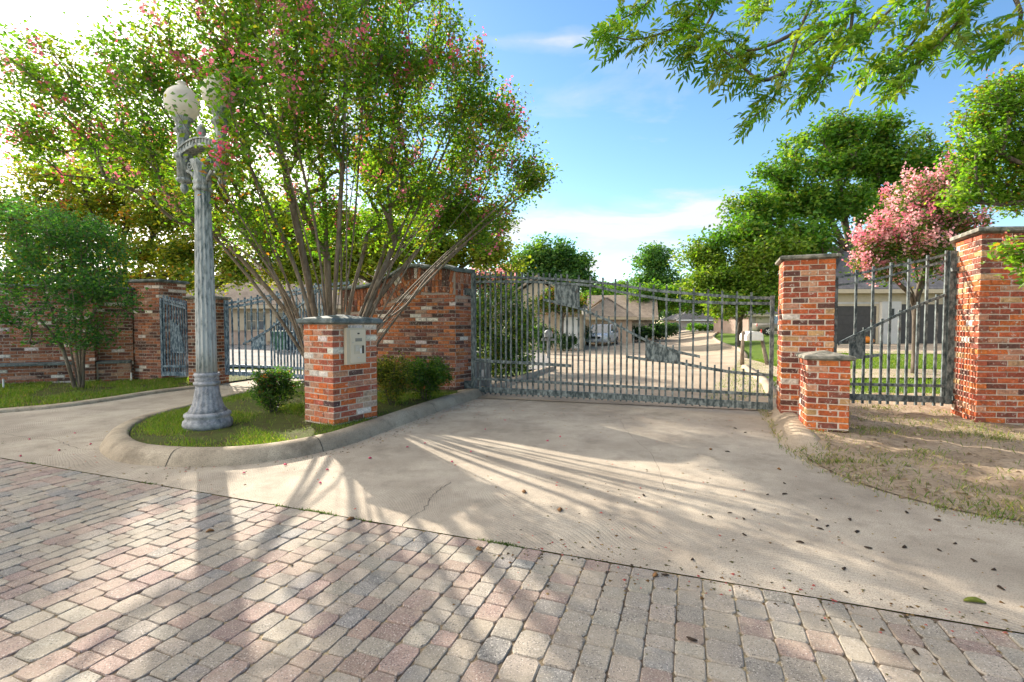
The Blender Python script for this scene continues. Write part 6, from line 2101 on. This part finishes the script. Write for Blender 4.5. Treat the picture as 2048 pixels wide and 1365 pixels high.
mailbox(np.array(hp(1503, 16.3)), 'white mailbox on two rough posts on the lawn behind the gate', 2)
mailbox(np.array(hp(1097, 21.0)), 'grey mailbox on a single post by the dark clipped bush', 1)
P = np.array(hp(1169, 30.0))
t = thing('street_lamp', P, 'slim garden lamp post with a white lantern near the silver car', 'lamp post')
MB().tube([P + (0, 0, -0.1), P + (0, 0, 2.25)], [0.06, 0.04], 8).build('post', M['dark_plastic'], t)
MB().lathe([(0.09, 2.25), (0.17, 2.32), (0.19, 2.62), (0.10, 2.72)], P, 6).build('lantern', M['globe_glass'], t)
MB().lathe([(0.22, 2.722), (0.12, 2.82), (0.02, 2.95)], P, 6).build('lamp_hat', M['dark_plastic'], t)

def bin_(px, Y, mat, label):
    P = np.array(hp(px, Y))
    t = thing('wheelie_bin', P, label, 'bin')
    vs = []
    for z, k in ((0.08, 0.40), (0.95, 0.5)):
        vs += [(P[0] - 0.6 * k, P[1] - 0.65 * k, P[2] + z), (P[0] + 0.6 * k, P[1] - 0.65 * k, P[2] + z), (P[0] + 0.6 * k, P[1] + 0.65 * k, P[2] + z), (P[0] - 0.6 * k, P[1] + 0.65 * k, P[2] + z)]
    MB().add(vs, [(3, 2, 1, 0), (4, 5, 6, 7), (0, 1, 5, 4), (1, 2, 6, 5), (2, 3, 7, 6), (3, 0, 4, 7)]).build('tub', M[mat], t)
    MB().abox(P[0] - 0.33, P[0] + 0.33, P[1] - 0.37, P[1] + 0.36, P[2] + 0.953, P[2] + 1.03).build('lid', M[mat], t)
    for dx in (-0.22, 0.22):
        MB().tube([(P[0] + dx - 0.03, P[1] + 0.3, P[2] + 0.11), (P[0] + dx + 0.03, P[1] + 0.3, P[2] + 0.11)], 0.11, 12).build('wheel', M['tyre'], t)
bin_(561, 24.5, 'bin_green', 'green wheelie bin before the peach house')
bin_(586, 25.0, 'bin_blue', 'dark blue wheelie bin beside the green bin')

def pumpkin(px, py, Y, r, label):
    P = np.array(hp(px, Y))
    P[2] = 0.262
    t = thing('pumpkin', P, label, 'pumpkin', 'pumpkins by the garage door')
    MB().lathe([(max(0.01, r * math.sin(PI * i / 8)), r * 0.8 - r * 0.8 * math.cos(PI * i / 8)) for i in range(9)], P, 32, 8, 0.10).build('body', M['pumpkin_skin'], t, True)
    MB().tube([P + (0, 0, r * 1.55), P + (0.02, 0, r * 2.0)], [r * 0.14, r * 0.10], 6).build('stem', M['stem_green'], t)
pumpkin(1734, 688, 26.4, 0.25, 'larger orange pumpkin by the dark garage door')
pumpkin(1742, 688, 26.5, 0.18, 'smaller orange pumpkin beside the larger one')

# ------------------------------------------------------------------ litter on the drive
def curl(seed, L, w_, mat, name):
    r = random.Random(seed)
    mb = MB()
    n = 5
    vs, fs = [], []
    for i in range(n + 1):
        u_ = i / n
        hw = w_ * math.sin(PI * (0.08 + 0.84 * u_)) / 2
        z = 0.008 + 0.35 * w_ * math.sin(PI * u_) * r.uniform(0.6, 1.2)
        y = 0.18 * L * math.sin(PI * u_ * 0.9) * (1 if seed % 2 else -1)
        vs += [(u_ * L - L / 2, y - hw, z * 0.25), (u_ * L - L / 2, y, z), (u_ * L - L / 2, y + hw, z * 0.35), (u_ * L - L / 2, y, z - 0.005)]
    for i in range(n):
        for k in range(4):
            k2 = (k + 1) % 4
            fs.append((i * 4 + k, i * 4 + k2, i * 4 + 4 + k2, i * 4 + 4 + k))
    fs += [(3, 2, 1, 0), tuple(range(n * 4, n * 4 + 4))]
    me = bpy.data.meshes.new(name)
    me.from_pydata(vs, [], fs)
    me.materials.append(M[mat])
    me.polygons.foreach_set('use_smooth', np.ones(len(me.polygons), bool))
    return me
HK = [curl(i, 0.065, 0.03, 'husk', 'pecan_husk') for i in range(4)]
RL = [curl(i + 9, 0.05, 0.035, 'dry_leaf', 'fallen_leaf') for i in range(3)]
PT = [curl(i + 20, 0.028, 0.022, 'pink_petal', 'fallen_petal') for i in range(3)]
def drop(lst, px, py, name, label, cat, group, sc=1.0):
    P = gr(px, py, 0.0)
    o = bpy.data.objects.new(name, random.choice(lst))
    COL.objects.link(o)
    o.location = (P[0], P[1], 0.003)
    o.rotation_euler = (0, 0, random.uniform(0, 6.28))
    o.scale = (sc * random.uniform(0.8, 1.2),) * 3
    tag(o, label, cat, group)
for x, y in ((1383, 1120), (1490, 1071), (1806, 1095), (1632, 1041), (1656, 1054), (1420, 1036), (1486, 1039), (1570, 990), (1534, 990), (2004, 1178), (1702, 1041), (1716, 1066), (1600, 1087), (1736, 1097), (1811, 1026), (1874, 1041), (1948, 1122), (1330, 1151), (1384, 1280), (1834, 1306), (1286, 992), (1510, 1021), (1640, 1060), (1880, 1102), (1690, 1140), (1460, 1028), (1570, 968), (1985, 1140), (1455, 905), (1470, 858), (1490, 866), (1908, 1088)):
    drop(HK, x, y, 'pecan_husk', 'dark curled pecan husk lying on the sunlit and shaded paving', 'husk', 'pecan husks scattered on the drive', 0.62)
for x, y in ((1122, 1022), (1308, 1152), (1050, 985), (1560, 940), (700, 1040), (1420, 900), (960, 1100), (420, 1065)):
    drop(RL, x, y, 'fallen_leaf', 'small brown dry leaf lying on the drive', 'leaf', 'dry leaves on the drive')
for x, y in ((40, 914), (272, 906), (571, 931), (655, 941), (815, 896), (850, 888), (941, 905), (1095, 883), (1120, 875), (905, 925), (180, 890), (120, 902), (740, 918), (970, 860), (1010, 842), (640, 968), (488, 948), (60, 880), (150, 868), (300, 880)):
    drop(PT, x, y, 'fallen_petal', 'pink crape myrtle petal lying on the concrete', 'petal', 'pink petals on the concrete')
P = gr(1950, 1207)
t = bpy.data.objects.new('green_husk', curl(3, 0.09, 0.045, 'husk_green', 'green_husk'))
COL.objects.link(t); t.location = (P[0], P[1], 0.003); t.rotation_euler = (0, 0, -0.3)
tag(t, 'large green pecan husk at the edge of the concrete, nearest the paver line', 'husk')
# moss along the paver edge
P = []
for a_, b_ in ((0.60, 0.66), (0.66, 0.86), (1.12, 1.2)):
    pass
for px, py, k in ((640, 1026, 160), (620, 1022, 90), (655, 1030, 90), (720, 1040, 50), (980, 1085, 90), (1010, 1090, 120), (1020, 1092, 60), (75, 925, 50), (305, 967, 40), (560, 1012, 40)):
    c = gr(px, py)
    e = c[:2] - U2 * ((c[:2] - E0) @ U2)
    P.append(e + rng.normal(0, 1, (k, 1)) * U1 * 0.05 + rng.normal(0, 0.008, (k, 1)) * U2)
P = np.concatenate(P)
blades('edge_moss', P, 0.006, 0.022, 0.006, [((0.05, 0.10, 0.015), 3), ((0.09, 0.14, 0.02), 2)], np.full(len(P), -0.004), 0.9)
print('objects', len(S.objects), 'tris', sum(len(o.data.loop_triangles) if o.type == 'MESH' else 0 for o in S.objects))
